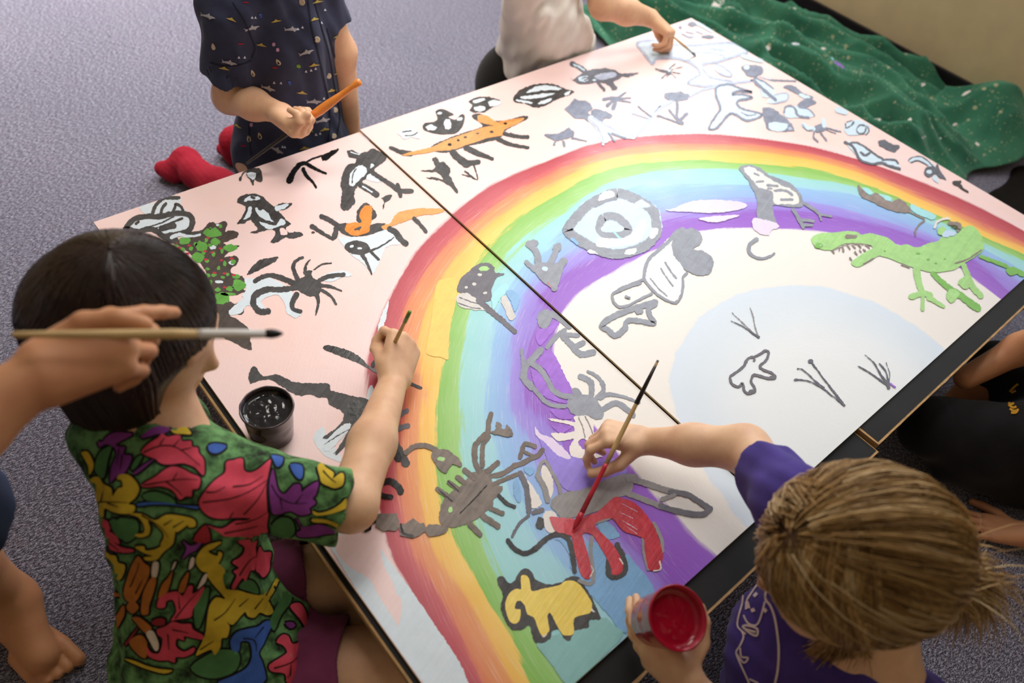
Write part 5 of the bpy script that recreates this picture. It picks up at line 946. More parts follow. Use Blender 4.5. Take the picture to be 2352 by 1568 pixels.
for w, t in ((5, '1540,640 1580,650 1610,680 1610,740 1605,820 1650,880 1690,990 1715,1150 1725,1300 1715,1450 1690,1568'), (4, '1600,840 1560,990 1520,1050 1450,1030 1410,960'), (4, '1440,670 1410,760 1400,850 1380,920 1360,1000 1362,1070 1430,1130'), (4, '1385,1090 1410,1150 1380,1230 1345,1290 1370,1370 1420,1480 1460,1568'), (4, '1530,690 1480,760 1440,830 1430,910'), (7, '1500,795 1528,765'), (9, '1488,900 1500,930'), (8, '1590,905 1615,930'), (5, '1400,1060 1470,1120 1530,1140 1530,1080 1440,1050 1400,1060'), (4, '1380,1250 1390,1330 1450,1340 1410,1385 1350,1310'), (4, '1460,1530 1540,1568'), (9, '1440,840 1455,900'), (9, '1575,665 1620,680'), (5, '1420,1080 1520,1110')):
    pr.line('printed_line', M_WLINE, catmull(pts_of(23, t), 4), w)
def blonde_mat():
    t = NT('hair_blonde'); oi = t.n('ShaderNodeAttribute', attribute_name='tone').outputs['Fac']
    t.base(t.ramp(oi, [(.0, rgb((78, 52, 26))), (.35, rgb((150, 112, 62))), (.7, rgb((206, 166, 106))), (1.0, rgb((240, 214, 168)))])); t.set(.42, .4); return t.m
M_BLONDE = blonde_mat(); M_BLONDE_B = hair_mat('hair_blonde_base', (70, 50, 30), (120, 92, 60), .5)
hs = Soft(.0035); hx2 = lambda a, c, d: C2 + F2 * a + U2 * c + R2 * d
hs.ell(hx2(-.012, .016, 0), A2, np.array([.102, .094, .088]), .02).cone(hx2(-.05, -.02, 0), hx2(-.07, -.055, 0), .055, .03, .03)
hs.sub('e', hx2(.115, -.060, 0), A2, np.array([.072, .082, .078]), .01)
hair2 = hs.mesh('hair', M_BLONDE_B, p2, 3)
def on_skull(d, k=1.0):
    q = np.array([d @ F2, d @ U2, d @ R2]); t_ = 1 / np.sqrt(((q / (np.array([.104, .096, .090]) * k)) ** 2).sum()); return hx2(-.012, .016, 0) + d * t_
ED = nrm(E2 - hx2(-.012, .016, 0))
def swept(root, rs):
    d0 = root[0]; out = []; k = 1 + rs.uniform(0, .03) + .028 * mnoise.noise(Vector(d0 * 4.5)) + (rs.random() ** 8) * .10; w = .16 * mnoise.noise(Vector(d0 * 5 + 3.)) + rs.uniform(-.03, .03); ax = nrm(np.cross(d0, ED)); 
    for i in range(9):
        t = i / 8; a = math.acos(np.clip(d0 @ ED, -1, 1)); d = (math.sin((1 - t) * a) * d0 + math.sin(t * a) * ED) / math.sin(a); d = nrm(d + ax * w * math.sin(t * 3.14) + ax * .02 * math.sin(9 * t + k * 90))
        out.append(on_skull(d, k + .03 * math.sin(t * 3.1)))
    return out
def tone_attr(o, fn):
    n = len(o.data.vertices); at = o.data.attributes.new('tone', 'FLOAT', 'POINT'); at.data.foreach_set('value', np.asarray(fn(n), np.float32))
def lockwise(n, per, seed):
    r_ = np.random.RandomState(seed); k = n // per + 1; base = np.clip(r_.normal(.62, .24, k), 0, 1); return np.repeat(base, per)[:n]
rs_ = random.Random(21); roots = []
while len(roots) < 6000:
    d = nrm([rs_.gauss(0, 1) for _ in range(3)]); a = math.degrees(math.acos(np.clip(d @ ED, -1, 1)))
    if a < 24 or a > 179 or (a > 112 and d @ U2 < .25) or (d @ U2 < -.5) or (d @ F2 > .55 and d @ U2 < .2): continue
    roots.append((d,))
o = strands('hair_strands', M_BLONDE, hair2, roots, 9, .0008, swept, 31); tone_attr(o, lambda n: np.repeat([min(1, max(0, .58 + .75 * mnoise.noise(Vector(q[0] * 6)) + rs_.gauss(0, .13))) for q in roots], 27))
def loose(root, rs):
    d = root[0]; sd = 1 if d @ R2 > 0 else -1; g = nrm(-U2 * .75 + F2 * (.35 + .35 * mnoise.noise(Vector(d * 4))) + R2 * sd * .75); out = []; a = math.acos(np.clip(d @ g, -1, 1)); k = 1.03 + .05 * rs.random() + .04 * mnoise.noise(Vector(d * 6)); w = .3 * mnoise.noise(Vector(d * 5 + 7.)); ax = nrm(np.cross(d, g))
    for i in range(7):
        t = .95 * i / 6; q = (math.sin((1 - t) * a) * d + math.sin(t * a) * g) / max(math.sin(a), .05); out.append(on_skull(nrm(q + ax * w * math.sin(t * 3)), k + .05 * t))
    p = out[-1]; v = nrm(out[-1] - out[-2]); L = .014 + .022 * rs.random()
    for i in range(5):
        v = nrm(v * .8 + np.array([0, 0, -.35]) + np.array([rs.uniform(-.1, .1) for _ in range(3)])); p = p + v * L; out.append(p)
    return out
roots = []
while len(roots) < 2200:
    d = nrm(F2 * rs_.uniform(.0, 1.0) + U2 * rs_.uniform(.25, 1.0) + R2 * rs_.choice((-1, -1, 1)) * rs_.uniform(.15, 1.0)); roots.append((d,))
o = strands('loose_locks', M_BLONDE, hair2, roots, 12, .0008, loose, 33); tone_attr(o, lambda n: np.repeat([min(1, max(0, .54 + .8 * mnoise.noise(Vector(q[0] * 9 + 2.)) + rs_.gauss(0, .17))) for q in roots], 36))
def pony(root, rs):
    p = E2 + nrm(bk) * .004 + np.array([rs.gauss(0, .012) for _ in range(3)]); sp = np.array([rs.gauss(0, .34) for _ in range(3)]); v = nrm(bk + sp); L = rs.uniform(.07, .14); out = [p - bk * .012, p]
    for i in range(7):
        v = nrm(v + np.array([0, 0, -.22]) + np.array([rs.uniform(-.08, .08) for _ in range(3)])); p = p + v * L / 7; out.append(p)
    return out
o = strands('ponytail', M_BLONDE, p2, [(0,)] * 1500, 9, .0009, pony, 35, .2); tone_attr(o, lambda n: lockwise(n, 27, 7))
bm = bmesh.new(); a_ = nrm(np.cross(bk, (0, 0, 1))); c_ = np.cross(bk, a_); ring = [E2 - bk * .002 + .021 * (math.cos(t) * a_ + math.sin(t) * c_) for t in np.linspace(0, 2 * math.pi, 25)]
tube(bm, ring, .0042, 8, False); local(from_bm('hair_elastic', bm, plain('elastic_black', (24, 24, 26), .7, .3, .1, 50, .3), p2, True))
# brush loaded with red
M_REDP = PC['r']; t_e = atd(1511, 828, 1.19)
br2 = brush('long brush with red paint held by the child with blonde ponytail', t_e, TIP2, .0036, M_WOOD, M_REDP, M_REDP, .62, .90, 1.2)
ax_ = TIP2 - t_e; bm = bmesh.new(); tube(bm, [t_e - ax_ * .002, t_e + ax_ * .10, t_e + ax_ * .26], [.0020, .0030, .0040], 12); local(from_bm('dark_handle_end', bm, M_BLACKH, br2, True))
# red paint cup in the other hand
def tilt_frame(z):
    z = nrm(z); x = nrm(np.cross((.3, .9, .1), z)); return np.stack([x, np.cross(z, x), z], 1)
def paint_cup(label, base, axis, r0, r1, h, wall_mat, paint_mat, fill, seed):
    c = tag(empty('paint_cup', tuple(base)), label, 'cup'); A = tilt_frame(axis)
    bm = bmesh.new(); lathe(bm, [(0, 0), (r0 * .93, 0), (r0, .002), (r0 + (r1 - r0) * .5, h * .5), (r1 - .001, h - .004), (r1 + .0012, h - .003), (r1 + .0016, h - .001), (r1 + .0004, h), (r1 - .0014, h - .0005), (r1 - .0022, h - .004), (r0 + (r1 - r0) * .5 - .002, h * .5), (r0 - .002, .003), (0, .003)], base, 48, A); local(from_bm('cup_wall', bm, wall_mat, c, True))
    bm = bmesh.new(); rr = random.Random(seed); rings = []; rad = r0 + (r1 - r0) * fill - .0021; cb = np.asarray(base, float)
    for i in range(11):
        q = i / 10; ring = []
        for k in range(40):
            t = 2 * math.pi * k / 40; z = h * fill + (.0016 * mnoise.noise(Vector((q * 6 * math.cos(t), q * 6 * math.sin(t), seed))) if 0 < i < 10 else 0) + (.003 if i == 10 else 0)
            ring.append(bm.verts.new(cb + A @ np.array([rad * q * math.cos(t), rad * q * math.sin(t), z])))
            if i == 0: break
        rings.append(ring)
    for k in range(40): bm.faces.new((rings[0][0], rings[1][k], rings[1][(k + 1) % 40]))
    for i in range(1, 10):
        for k in range(40): bm.faces.new((rings[i][k], rings[i + 1][k], rings[i + 1][(k + 1) % 40], rings[i][(k + 1) % 40]))
    local(from_bm('paint', bm, paint_mat, c, True))
    bm = bmesh.new(); ringp = [cb + A @ np.array([(r1 + .0002) * math.cos(t), (r1 + .0002) * math.sin(t), h]) for t in np.linspace(0, 2 * math.pi, 49)]
    tube(bm, ringp, [.0017 + .0007 * mnoise.noise(Vector((k * .5, seed, 0))) for k in range(49)], 8, False); local(from_bm('paint_smeared_rim', bm, paint_mat if seed == 5 else wall_mat, c, True)); return c
def cup_plastic(name, c, rough=.22):
    t = NT(name); t.base(rgb(c)); t.set(rough, .5); t.b.inputs['Coat Weight'].default_value = .3; return t.m
axc = C_R * .28 - C_D * .38 - C_F * .88; axc = nrm(axc); rim = atd(1557, 1418, .955)
paint_cup('red paint cup held at the table corner by the child in purple', rim - axc * .070, axc, .033, .0385, .070, cup_plastic('cup_red', (176, 42, 62)), plain('paint_crimson_wet', (168, 10, 44), .08, .5, .12, 20, .15), .80, 5)
# ------------------------------------------------------------------ child in the navy shark shirt
p3 = tag(empty('person', (.50, .18, 0)), 'kneeling child in a navy shark-print shirt and red socks holding an orange brush', 'person')
PE3 = np.array([.525, .165, .20]); CH3 = np.array([.496, .120, .50]); N3 = np.array([.470, .115, .635]); HC3 = np.array([.475, .055, .775])
SR3 = np.array([.378, .098, .590]); SL3 = np.array([.572, .130, .600]); EL3 = atz(528, 222, .395); WR3 = atz(640, 258, .425); KN3 = atz(672, 282, .42); EL3L = atz(786, 118, .44); WR3L = atz(806, 312, .215)
F3, U3, R3 = head_frame((.15, -.85, -.5), (0, 0, 1)); b = Soft(.003); head(b, HC3, F3, U3, R3)
b.cone(HC3 - U3 * .05, N3, .036, .04, .03).cone(N3, CH3, .05, .075, .03).cone(CH3, PE3, .085, .09, .03).chain([N3, SR3, EL3], [.045, .04, .033], .03).chain([EL3, EL3 * .5 + WR3 * .5, WR3], [.034, .031, .0215], .02).chain([N3, SL3, EL3L], [.045, .04, .031], .03).chain([EL3L, WR3L], [.029, .024], .02)
hand(b, WR3, KN3 - WR3, C_D * .75 + C_F * .55 - C_R * .2, 1, [(66, 78, 46), (70, 80, 46), (72, 82, 46), (76, 82, 46)], [C_R * .7 + C_D * .55 - C_F * .45, C_R * .8 - C_D * .05 - C_F * .4, C_R * .75 - C_D * .5 - C_F * .1], 1.08, wr_r=.0215)
hand(b, WR3L, (.02, -.03, -.06), (.6, .6, .2), -1, [(8, 10, 8)] * 4, None, 1.0)
HL3, HR3_ = np.array([.58, .17, .19]), np.array([.44, .165, .19]); KL3, KR3 = np.array([.60, -.035, .07]), np.array([.45, -.035, .07])
A3, B3 = atz(452, 398, .055), atz(536, 330, .065)
b.chain([HL3, KL3, B3 + np.array([.0, 0, 0])], [.08, .050, .026], .02).chain([HR3_, KR3, A3], [.08, .050, .026], .02); b.mesh('body', M_SKIN_A, p3)
g = Soft(.0032); f3 = nrm((.28, -.96, 0)); SD3 = SR3 + (EL3 - SR3) * .72; ad = nrm(EL3 - SR3); SD3L = SL3 + (EL3L - SL3) * .62
g.cone(N3 + np.array([0, 0, -.02]), CH3, .060, .106, .03, (f3, .76)).cone(CH3, PE3, .110, .152, .05, (f3, .76)).cone(PE3, PE3 + np.array([.005, .01, -.10]), .152, .158, .04, (f3, .8), 1)
g.cone(N3 + np.array([0, 0, -.025]), SR3, .05, .052, .03).cone(SR3, SD3, .050, .054, .03, None, 1).cone(N3 + np.array([0, 0, -.025]), SL3, .05, .052, .03).cone(SL3, SD3L, .046, .046, .03, None, 1)
g.wr = [(.003, folds(SR3 - EL3, 70, 23)), (.0045, folds(CH3 - PE3, 46, 27, .12))]
g.sub('c', SR3 + ad * .04, SD3 + ad * .05, .042, .052, .01, None, None); g.sub('c', N3, HC3, .046, .05, .01, None, None)
navy = g.mesh('shirt', cloth_mat('navy_cotton', (56, 60, 84), .14), p3, 2)
M_RED_SOCK = plain('red_knit', (158, 34, 52), .9, .15, .14, 160, .5, .002)
for pts, rs in (([atz(374, 388, .028), atz(400, 392, .030), atz(428, 372, .048), atz(450, 398, .052), atz(500, 428, .060), KR3 * .55 + atz(500, 428, .060) * .45], [.021, .028, .036, .036, .045, .053]), ([atz(516, 342, .026), atz(540, 352, .032), atz(552, 338, .05), atz(540, 324, .07), atz(570, 320, .08)], [.021, .028, .033, .037, .047])):
    k = Soft(.003); k.chain(pts, rs, .018); k.wr = [(.0009, folds(pts[-1] - pts[-2], 160, 3))]; so = k.mesh('sock', M_RED_SOCK, p3)
pr = Print(so if False else navy)
MS = {k: plain('shirt_' + k, c, .8, .2, .1, 60, .1) for k, c in dict(grey=(178, 176, 180), yellow=(198, 176, 92), white=(214, 220, 236), red=(178, 32, 48), blue=(74, 108, 190), green=(116, 150, 52), pink=(206, 160, 196), cream=(214, 196, 170), dark=(28, 28, 40), seam=(36, 38, 54)).items()}
def shape(c, x, y, pts, s=1.0, rot=0, nm='printed_motif'):
    a = math.radians(rot); P = [np.array([450 + (x + s * (u * math.cos(a) - v * math.sin(a))) * .2551, (y + s * (u * math.sin(a) + v * math.cos(a))) * .2551]) for u, v in pts]
    pr.fill(nm, MS[c], P, .0012, 4)
SHARK = [(-90, -30), (-60, -6), (-10, -14), (12, -34), (24, -10), (70, -2), (92, 10), (50, 18), (30, 34), (14, 20), (-50, 10), (-84, 14), (-74, -4)]
ISLE = [(-60, 6), (-20, -6), (0, -20), (16, -4), (60, 14), (20, 14), (-30, 12)]; MOUTH = [(0, -36), (14, -12), (18, 16), (4, 30), (-12, 22), (-18, 0), (-10, -24)]; BOAT = [(0, -14), (12, 10), (-12, 8)]
for x, y, r_ in ((300, 560, 8), (650, 790, 14), (990, 470, -22), (1140, 1080, -16), (860, 262, -4), (1060, 912, -4), (110, 145, 12), (500, 250, -20), (725, 1345, 24)): shape('grey', x, y, SHARK, .8, r_)
for x, y, r_ in ((320, 172, 16), (590, 402, 8), (720, 185, -14), (255, 612, 8), (1280, 320, -18), (1285, 652, -18), (1220, 812, -16), (955, 832, 4), (1065, 172, -18), (1062, 582, -12), (370, 1132, 14), (1160, 1162, -14), (975, 1330, -12), (1092, 12, -16)): shape('yellow', x, y, ISLE, .85, r_)
for x, y, r_ in ((160, 420, -10), (510, 660, -20), (742, 560, -30), (480, 1250, 0), (578, 1225, -14)): shape('cream', x, y, MOUTH, 1.0, r_); shape('dark', x, y + 6, MOUTH, .5, r_)
for x, y in ((402, 390), (712, 606), (448, 24), (430, 1310)): shape('red', x, y, [(-26, -6), (24, -4), (26, 8), (-22, 6)], .9)
for x, y in ((385, 515), (435, 515), (502, 158), (532, 158), (705, 742), (765, 745), (990, 640), (1036, 630), (1076, 616), (915, 262), (958, 246), (1126, 206), (1160, 88), (780, 1320), (800, 1322), (1080, 1210), (1116, 1200), (1150, 885)): shape('white', x, y, BOAT, 1.0)
for x, y in ((580, 140), (842, 745)): shape('blue', x, y, [(-12, -20), (14, -14), (4, 0), (16, 12), (-8, 22), (2, 6), (-14, 0)])
shape('green', 920, 596, [(-18, -12), (8, -18), (24, 4), (8, 18), (-16, 10)]); shape('green', 1040, 1178, [(-14, -14), (10, -6), (16, 10), (-10, 6)])
for x, y in ((700, 400), (1280, 532), (500, 1122), (735, 448)): shape('pink', x, y, [(-12, -16), (10, -18), (16, 8), (0, 18), (-14, 8)])
for t, w in (('1005,0 1040,250 1090,450 1150,720 1190,900 1205,1100 1182,1290', 3.4), ('1060,0 1130,250 1200,500 1240,750 1280,950 1290,1080 1252,1280', 2.6), ('1175,250 1240,220 1310,190 1330,400 1340,560 1270,560 1222,420 1175,250', 3.0), ('330,20 430,180 500,340 530,440 500,520', 2.4), ('490,1000 480,1200 500,1400', 2.0), ('130,560 240,590 400,580 500,540', 2.4)): pr.line('seam', MS['seam'], catmull(pts_of(2, t), 4), w)
for x, y in ((1085, 355), (1187, 680), (1246, 990), (1236, 1225), (948, 20)):
    q = pr.hit(450 + x * .2551, y * .2551, .002)
    if q is None: continue
    A = tilt_frame(CAM - q); bm = bmesh.new(); lathe(bm, [(0, -.001), (.0056, -.001), (.0062, .0005), (.0056, .0018), (.004, .0014), (0, .0012)], q, 18, A); o = from_bm('button', bm, MS['cream'], navy, True)
tl3, tp3 = atd(566, 376, 1.60), atd(828, 186, 1.52)
ob = brush('black-handled brush loaded with orange paint held by the child in navy', tl3, tp3, .0042, M_BLACKH, PC['O'], PC['O'], .60, .88, 1.1)
bm = bmesh.new(); ax_ = tp3 - tl3; tube(bm, [tl3 + ax_ * t for t in (.585, .60, .66, .74, .84, .93, .985, 1.0)], [.004, .0085, .0095, .0088, .0066, .0055, .0078, .005], 14); local(from_bm('paint_coat', bm, PC['O'], ob, True))
# ------------------------------------------------------------------ child in white at the far edge
p4 = tag(empty('person', (1.29, .13, 0)), 'child in a white t-shirt reaching over the far edge of the board', 'person')
PE4 = np.array([1.285, .150, .17]); CH4 = np.array([1.255, .125, .45]); N4 = np.array([1.27, .10, .58]); HC4 = np.array([1.33, .045, .71]); SR4 = np.array([1.17, .08, .53]); SL4 = np.array([1.365, .075, .54])
EL4 = atz(1385, 12, .44); WR4 = atz(1492, 40, .385); KN4 = atz(1535, 62, .375); f4 = nrm((.75, -.66, 0)); F4, U4, R4 = head_frame((.7, -.5, -.5), (0, 0, 1)); b = Soft(.0032); head(b, HC4, F4, U4, R4)
b.cone(HC4 - U4 * .05, N4, .036, .04, .03).cone(N4, CH4, .05, .075, .03).cone(CH4, PE4, .085, .09, .03).chain([N4, SL4, EL4], [.045, .04, .034], .03).chain([EL4, EL4 * .5 + WR4 * .5, WR4], [.036, .034, .024], .02).chain([N4, SR4, np.array([1.215, .145, .37]), np.array([1.285, .135, .26])], [.045, .036, .030, .025], .03)
hand(b, WR4, KN4 - WR4 + np.array([0, 0, -.012]), -C_D * .7 - C_F * .5 + C_R * .25, 1, [(52, 44, 26), (58, 50, 28), (62, 54, 30), (66, 56, 30)], [C_D * .8 + C_R * .3, C_D * .7 + C_R * .5 + C_F * .3, C_D * .5 + C_R * .7 + C_F * .4], 1.12, wr_r=.023)
b.chain([(1.33, .15, .16), (1.40, .06, .08), (1.46, .22, .05)], [.08, .05, .036], .02).chain([(1.22, .17, .16), (1.22, .06, .08), (1.18, .26, .05)], [.08, .05, .036], .02); b.mesh('body', M_SKIN_A, p4)
g = Soft(.0035); SD4 = SL4 + (EL4 - SL4) * .62; ad = nrm(EL4 - SL4)
g.cone(N4 + np.array([0, 0, -.02]), CH4, .062, .108, .03, (f4, .8)).cone(CH4, PE4, .112, .125, .05, (f4, .85)).cone(PE4, PE4 + np.array([0, 0, -.03]), .125, .13, .04, (f4, .85), 1).cone(N4 + np.array([0, 0, -.025]), SL4, .05, .054, .03).cone(SL4, SD4, .055, .055, .03, None, 1).cone(N4 + np.array([0, 0, -.025]), SR4, .05, .052, .03).cone(SR4, SR4 + (np.array([1.19, .14, .37]) - SR4) * .8, .052, .054, .03, None, 1)
g.cone(CH4 + np.array([.03, -.03, -.10]), np.array([1.395, .115, .24]), .09, .085, .05)
g.wr = [(.006, folds((.5, -.3, .5), 48, 33)), (.004, folds(CH4 - PE4, 70, 37))]; g.sub('c', SL4 + ad * .04, SD4 + ad * .05, .043, .048, .01, None, None); g.sub('c', N4, HC4, .046, .05, .01, None, None)
g.mesh('shirt', cloth_mat('white_cotton', (246, 240, 230), .04), p4, 2)
s_ = Soft(.004); s_.cone(PE4 + np.array([-.03, .02, -.03]), PE4 + np.array([-.02, .01, -.09]), .125, .12, .03).cone((1.33, .15, .15), (1.38, .07, .10), .088, .07, .03).cone((1.22, .16, .15), (1.22, .07, .10), .088, .07, .03); s_.mesh('shorts', cloth_mat('black_shorts', (24, 22, 22), .15), p4)
brush('thin brush pointing at the pale blue dinosaur, held by the child in white', atd(1546, 84, 2.115), atz(1599, 129, ZR + .001), .0032, M_WOOD, M_SILVER, PC['d'], .60, .80)
# ------------------------------------------------------------------ standing child at the near left: arm with a long brush, bare leg
p5 = tag(empty('person', (-.40, -.56, 0)), 'standing barefoot child reaching in with a long pale brush, blue clothes', 'person')
WR5 = atd(92, 862, .715); KN5 = atd(215, 812, .735); EL5 = np.array([-.385, -.765, .715]); SH5 = np.array([-.475, -.640, .86]); N5 = np.array([-.49, -.55, .93]); HC5 = np.array([-.47, -.55, 1.06]); PE5 = np.array([-.46, -.545, .56]); CH5 = np.array([-.48, -.55, .78])
b = Soft(.003); F5, U5, R5 = head_frame((.85, -.2, -.4), (0, 0, 1)); head(b, HC5, F5, U5, R5)
b.cone(HC5 - U5 * .05, N5, .036, .04, .03).cone(N5, CH5, .05, .08, .03).cone(CH5, PE5, .085, .095, .03).chain([N5, SH5, EL5], [.045, .04, .034], .03).chain([EL5, EL5 * .45 + WR5 * .55, WR5], [.036, .036, .025], .02).chain([N5, np.array([-.50, -.45, .86]), np.array([-.52, -.42, .68]), np.array([-.46, -.40, .55])], [.045, .04, .03, .024], .03)
hand(b, WR5, KN5 - WR5, -C_F * .9 - C_D * .15, 1, [(34, 10, 6), (52, 44, 24), (60, 56, 30), (66, 60, 32)], [C_R * .75 - C_D * .55 - C_F * .1, C_R * .95 - C_D * .12 + C_F * .1, C_R * .95 + C_D * .22 + C_F * .1], 1.18, wr_r=.025)
AN5 = atz(24, 1370, .08); KE5 = np.array([-.425, -.505, .30]); b.chain([PE5 + np.array([.03, -.03, -.03]), KE5, KE5 * .55 + AN5 * .45 + np.array([-.005, .012, 0]), AN5], [.08, .054, .048, .033], .025)
HE5 = atz(-12, 1402, .026); BA5 = atz(108, 1518, .022); dF = nrm(BA5 - HE5); up = np.array([0, 0, 1.]); lt = np.cross(up, dF)
b.cone(HE5, AN5, .026, .032, .02).cone(HE5 + up * .004, BA5 - dF * .01 + up * .004, .025, .024, .02).cone(AN5 + dF * .02 - up * .012, BA5 - dF * .012 + up * .006, .030, .020, .02)
for i, w in enumerate((.031, .0135, -.002, -.0165, -.030)):
    st = BA5 + lt * w * (-1) * -1 - dF * .006; L = (.036, .034, .031, .027, .022)[i]; r_ = (.0115, .0090, .0085, .0082, .0080)[i]; b.cone(BA5 - dF * .04 + lt * w * .8 - up * .002, st - dF * .004 - up * .004, .013, r_, .008).cone(st - up * .004, st + dF * L - up * .010, r_, r_ * .95, .0022)
A5L = np.array([-.50, -.41, .07]); b.chain([PE5 + np.array([-.02, .05, -.03]), np.array([-.49, -.43, .30]), A5L], [.08, .053, .033], .025).cone(A5L + up * -.045, A5L + np.array([.10, -.03, -.048]), .026, .022, .02)
b.mesh('body', M_SKIN_C, p5)
g = Soft(.004); g.cone(N5 + np.array([0, 0, -.02]), CH5, .06, .11, .03).cone(CH5, PE5, .112, .125, .04, None, 1).cone(N5 + np.array([0, 0, -.025]), SH5, .05, .055, .03).cone(SH5, SH5 + (EL5 - SH5) * .6, .056, .058, .03, None, 1).cone(np.array([-.50, -.45, .86]), np.array([-.515, -.43, .74]), .054, .056, .03, None, 1)
g.wr = [(.004, folds((0, 0, 1), 45, 43))]; g.mesh('shirt', cloth_mat('blue_tee', (40, 62, 108), .12), p5, 2)
s_ = Soft(.004); s_.cone(PE5, PE5 + np.array([0, 0, -.05]), .12, .12, .03).cone(PE5 + np.array([.06, -.035, -.05]), np.array([-.392, -.552, .38]), .092, .096, .03, None, 1).cone(PE5 + np.array([-.02, .05, -.05]), np.array([-.485, -.44, .37]), .088, .086, .03, None, 1); s_.wr = [(.003, folds((0, 0, 1), 60, 45))]; s_.mesh('shorts', cloth_mat('blue_shorts', (38, 58, 100), .12), p5)
brush('long pale-handled brush tipped with black paint, held across the dark bob hair', atd(26, 768, .675), atd(650, 766, .775), .0046, M_WOOD, plain('ferrule_white', (226, 220, 214), .3, .5, .04, 30, .05), PC['K'], .66, .925, .95)
# ------------------------------------------------------------------ child in black seated by the raised table
p6 = tag(empty('person', (1.42, -1.56, 0)), 'seated child in black clothes leaning a hand on the carpet', 'person')
PE6 = np.array([1.47, -1.56, .12]); CH6 = np.array([1.45, -1.53, .36]); N6 = np.array([1.42, -1.49, .50]); HC6 = np.array([1.36, -1.43, .62]); WR6 = atz(2352, 1228, .035); KN6 = atz(2282, 1214, .022); EL6 = np.array([1.33, -1.66, .22]); SH6 = np.array([1.42, -1.62, .44]); SH6R = np.array([1.42, -1.37, .45])
b = Soft(.003); F6, U6, R6 = head_frame((-.8, .4, -.35), (0, 0, 1)); head(b, HC6, F6, U6, R6)
b.cone(HC6 - U6 * .05, N6, .036, .04, .03).cone(N6, CH6, .05, .08, .03).cone(CH6, PE6, .085, .10, .03).chain([N6, SH6, EL6], [.045, .04, .033], .03).chain([EL6, WR6 + np.array([.03, -.02, .03]), WR6], [.033, .027, .021], .02).chain([N6, SH6R, np.array([1.38, -1.30, .27])], [.045, .04, .03], .03).chain([np.array([1.38, -1.30, .27]), atz(2218, 868, .20)], [.031, .024], .02)
hand(b, WR6, KN6 - WR6, (0.05, 0, 1), -1, [(4, 8, 4), (3, 8, 4), (3, 8, 4), (4, 8, 4)], [nrm(KN6 - WR6) * .7 - np.cross((0, 0, 1), nrm(KN6 - WR6)) * .7, nrm(KN6 - WR6) * .9 - np.cross((0, 0, 1), nrm(KN6 - WR6)) * .45, nrm(KN6 - WR6) - np.cross((0, 0, 1), nrm(KN6 - WR6)) * .3], 1.06, .10, wr_r=.022)
KA6 = atz(2140, 985, .145); KB6 = atz(2300, 845, .17); b.chain([PE6, KA6], [.085, .05], .02).chain([KA6, atz(2230, 1010, .05)], [.047, .035], .02).chain([PE6 + np.array([0, .1, 0]), KB6], [.085, .05], .02).chain([KB6, atz(2200, 930, .06)], [.047, .035], .02); b.mesh('body', M_SKIN_C, p6)
g = Soft(.004); g.cone(N6 + np.array([0, 0, -.02]), CH6, .06, .115, .03).cone(CH6, PE6, .118, .14, .04).cone(N6, SH6, .05, .055, .03).cone(SH6, SH6 + (EL6 - SH6) * .6, .056, .058, .03, None, 1).cone(N6, SH6R, .05, .055, .03).cone(SH6R, SH6R + (np.array([1.38, -1.30, .27]) - SH6R) * .6, .056, .058, .03, None, 1); g.wr = [(.004, folds((0, 0, 1), 45, 53))]
M_BLK = cloth_mat('black_cotton', (22, 21, 24), .2); tee6 = g.mesh('shirt', M_BLK, p6, 2)
s_ = Soft(.004); s_.cone(PE6, PE6 * .0 + KA6 * 1.0, .105, .066, .03, None).cone(PE6 + np.array([0, .1, 0]), KB6, .10, .066, .03, None).cone(PE6, PE6 + np.array([0, .1, 0]), .12, .12, .04).cone(KA6 + np.array([.06, -.06, -.05]), atz(2352, 1095, .06), .075, .07, .04); s_.wr = [(.004, folds((1, .3, 0), 40, 55))]; trou = s_.mesh('trousers', M_BLK, p6)
pr = Print(trou); M_GOLD = plain('print_gold', (206, 150, 44), .7, .2, .1, 60, .1)
for t in ('2200,870 2230,900 2260,890','2210,905 2250,930 2280,920','2220,940 2260,960 2300,945','2230,975 2270,975 2290,955','2225,780 2260,740 2300,710','2240,790 2280,770'): pr.line('printed_letter', M_GOLD, catmull(pts_of(15, t), 4), 5, .002)
# ------------------------------------------------------------------ black paint cup on the small board
paint_cup('dark plastic cup of black paint standing on the pink board', np.append(atz(625, 996, ZL)[:2], ZL + .0009), (0, 0, 1), .0335, .039, .071, cup_plastic('cup_smoke', (54, 38, 46)), plain('paint_black_wet', (12, 11, 12), .07, .5, .2, 20, .25, .002), .86, 9)
# ------------------------------------------------------------------ green drop cloth heaped along the wall
def cloth_green():
    t = NT('green_cloth'); co = t.coord(); n = t.noise(co, 7, 4)
    col = t.ramp(n, [(.3, rgb((40, 100, 78))), (.7, rgb((74, 140, 110)))])
    for sc, th, c, seed in ((22, .17, (196, 192, 156), 0), (52, .20, (182, 184, 150), 3), (90, .22, (170, 176, 140), 6)):
        mp = t.n('ShaderNodeMapping'); mp.inputs['Location'].default_value = (seed, seed * .7, 0); mp.inputs['Scale'].default_value = (1, 1.0, 1); t.l(co, mp.inputs['Vector'])
        v = t.n('ShaderNodeTexVoronoi'); v.inputs['Scale'].default_value = sc; t.l(mp.outputs[0], v.inputs['Vector'])
        k = t.ramp(t.noise(mp.outputs[0], sc * .25, 2), [(.46, (0, 0, 0, 1)), (.56, (1, 1, 1, 1))])
        m_ = t.math('MULTIPLY', t.ramp(v.outputs['Distance'], [(th * .8, (1, 1, 1, 1)), (th, (0, 0, 0, 1))]), k)
        col = t.mix(t.math('MULTIPLY', m_, .85), col, rgb(c))
    t.base(col); t.set(.85, .2, Sheen_Weight=.2); t.bump(t.noise(co, 600, 2), .2, .0006); return t.m
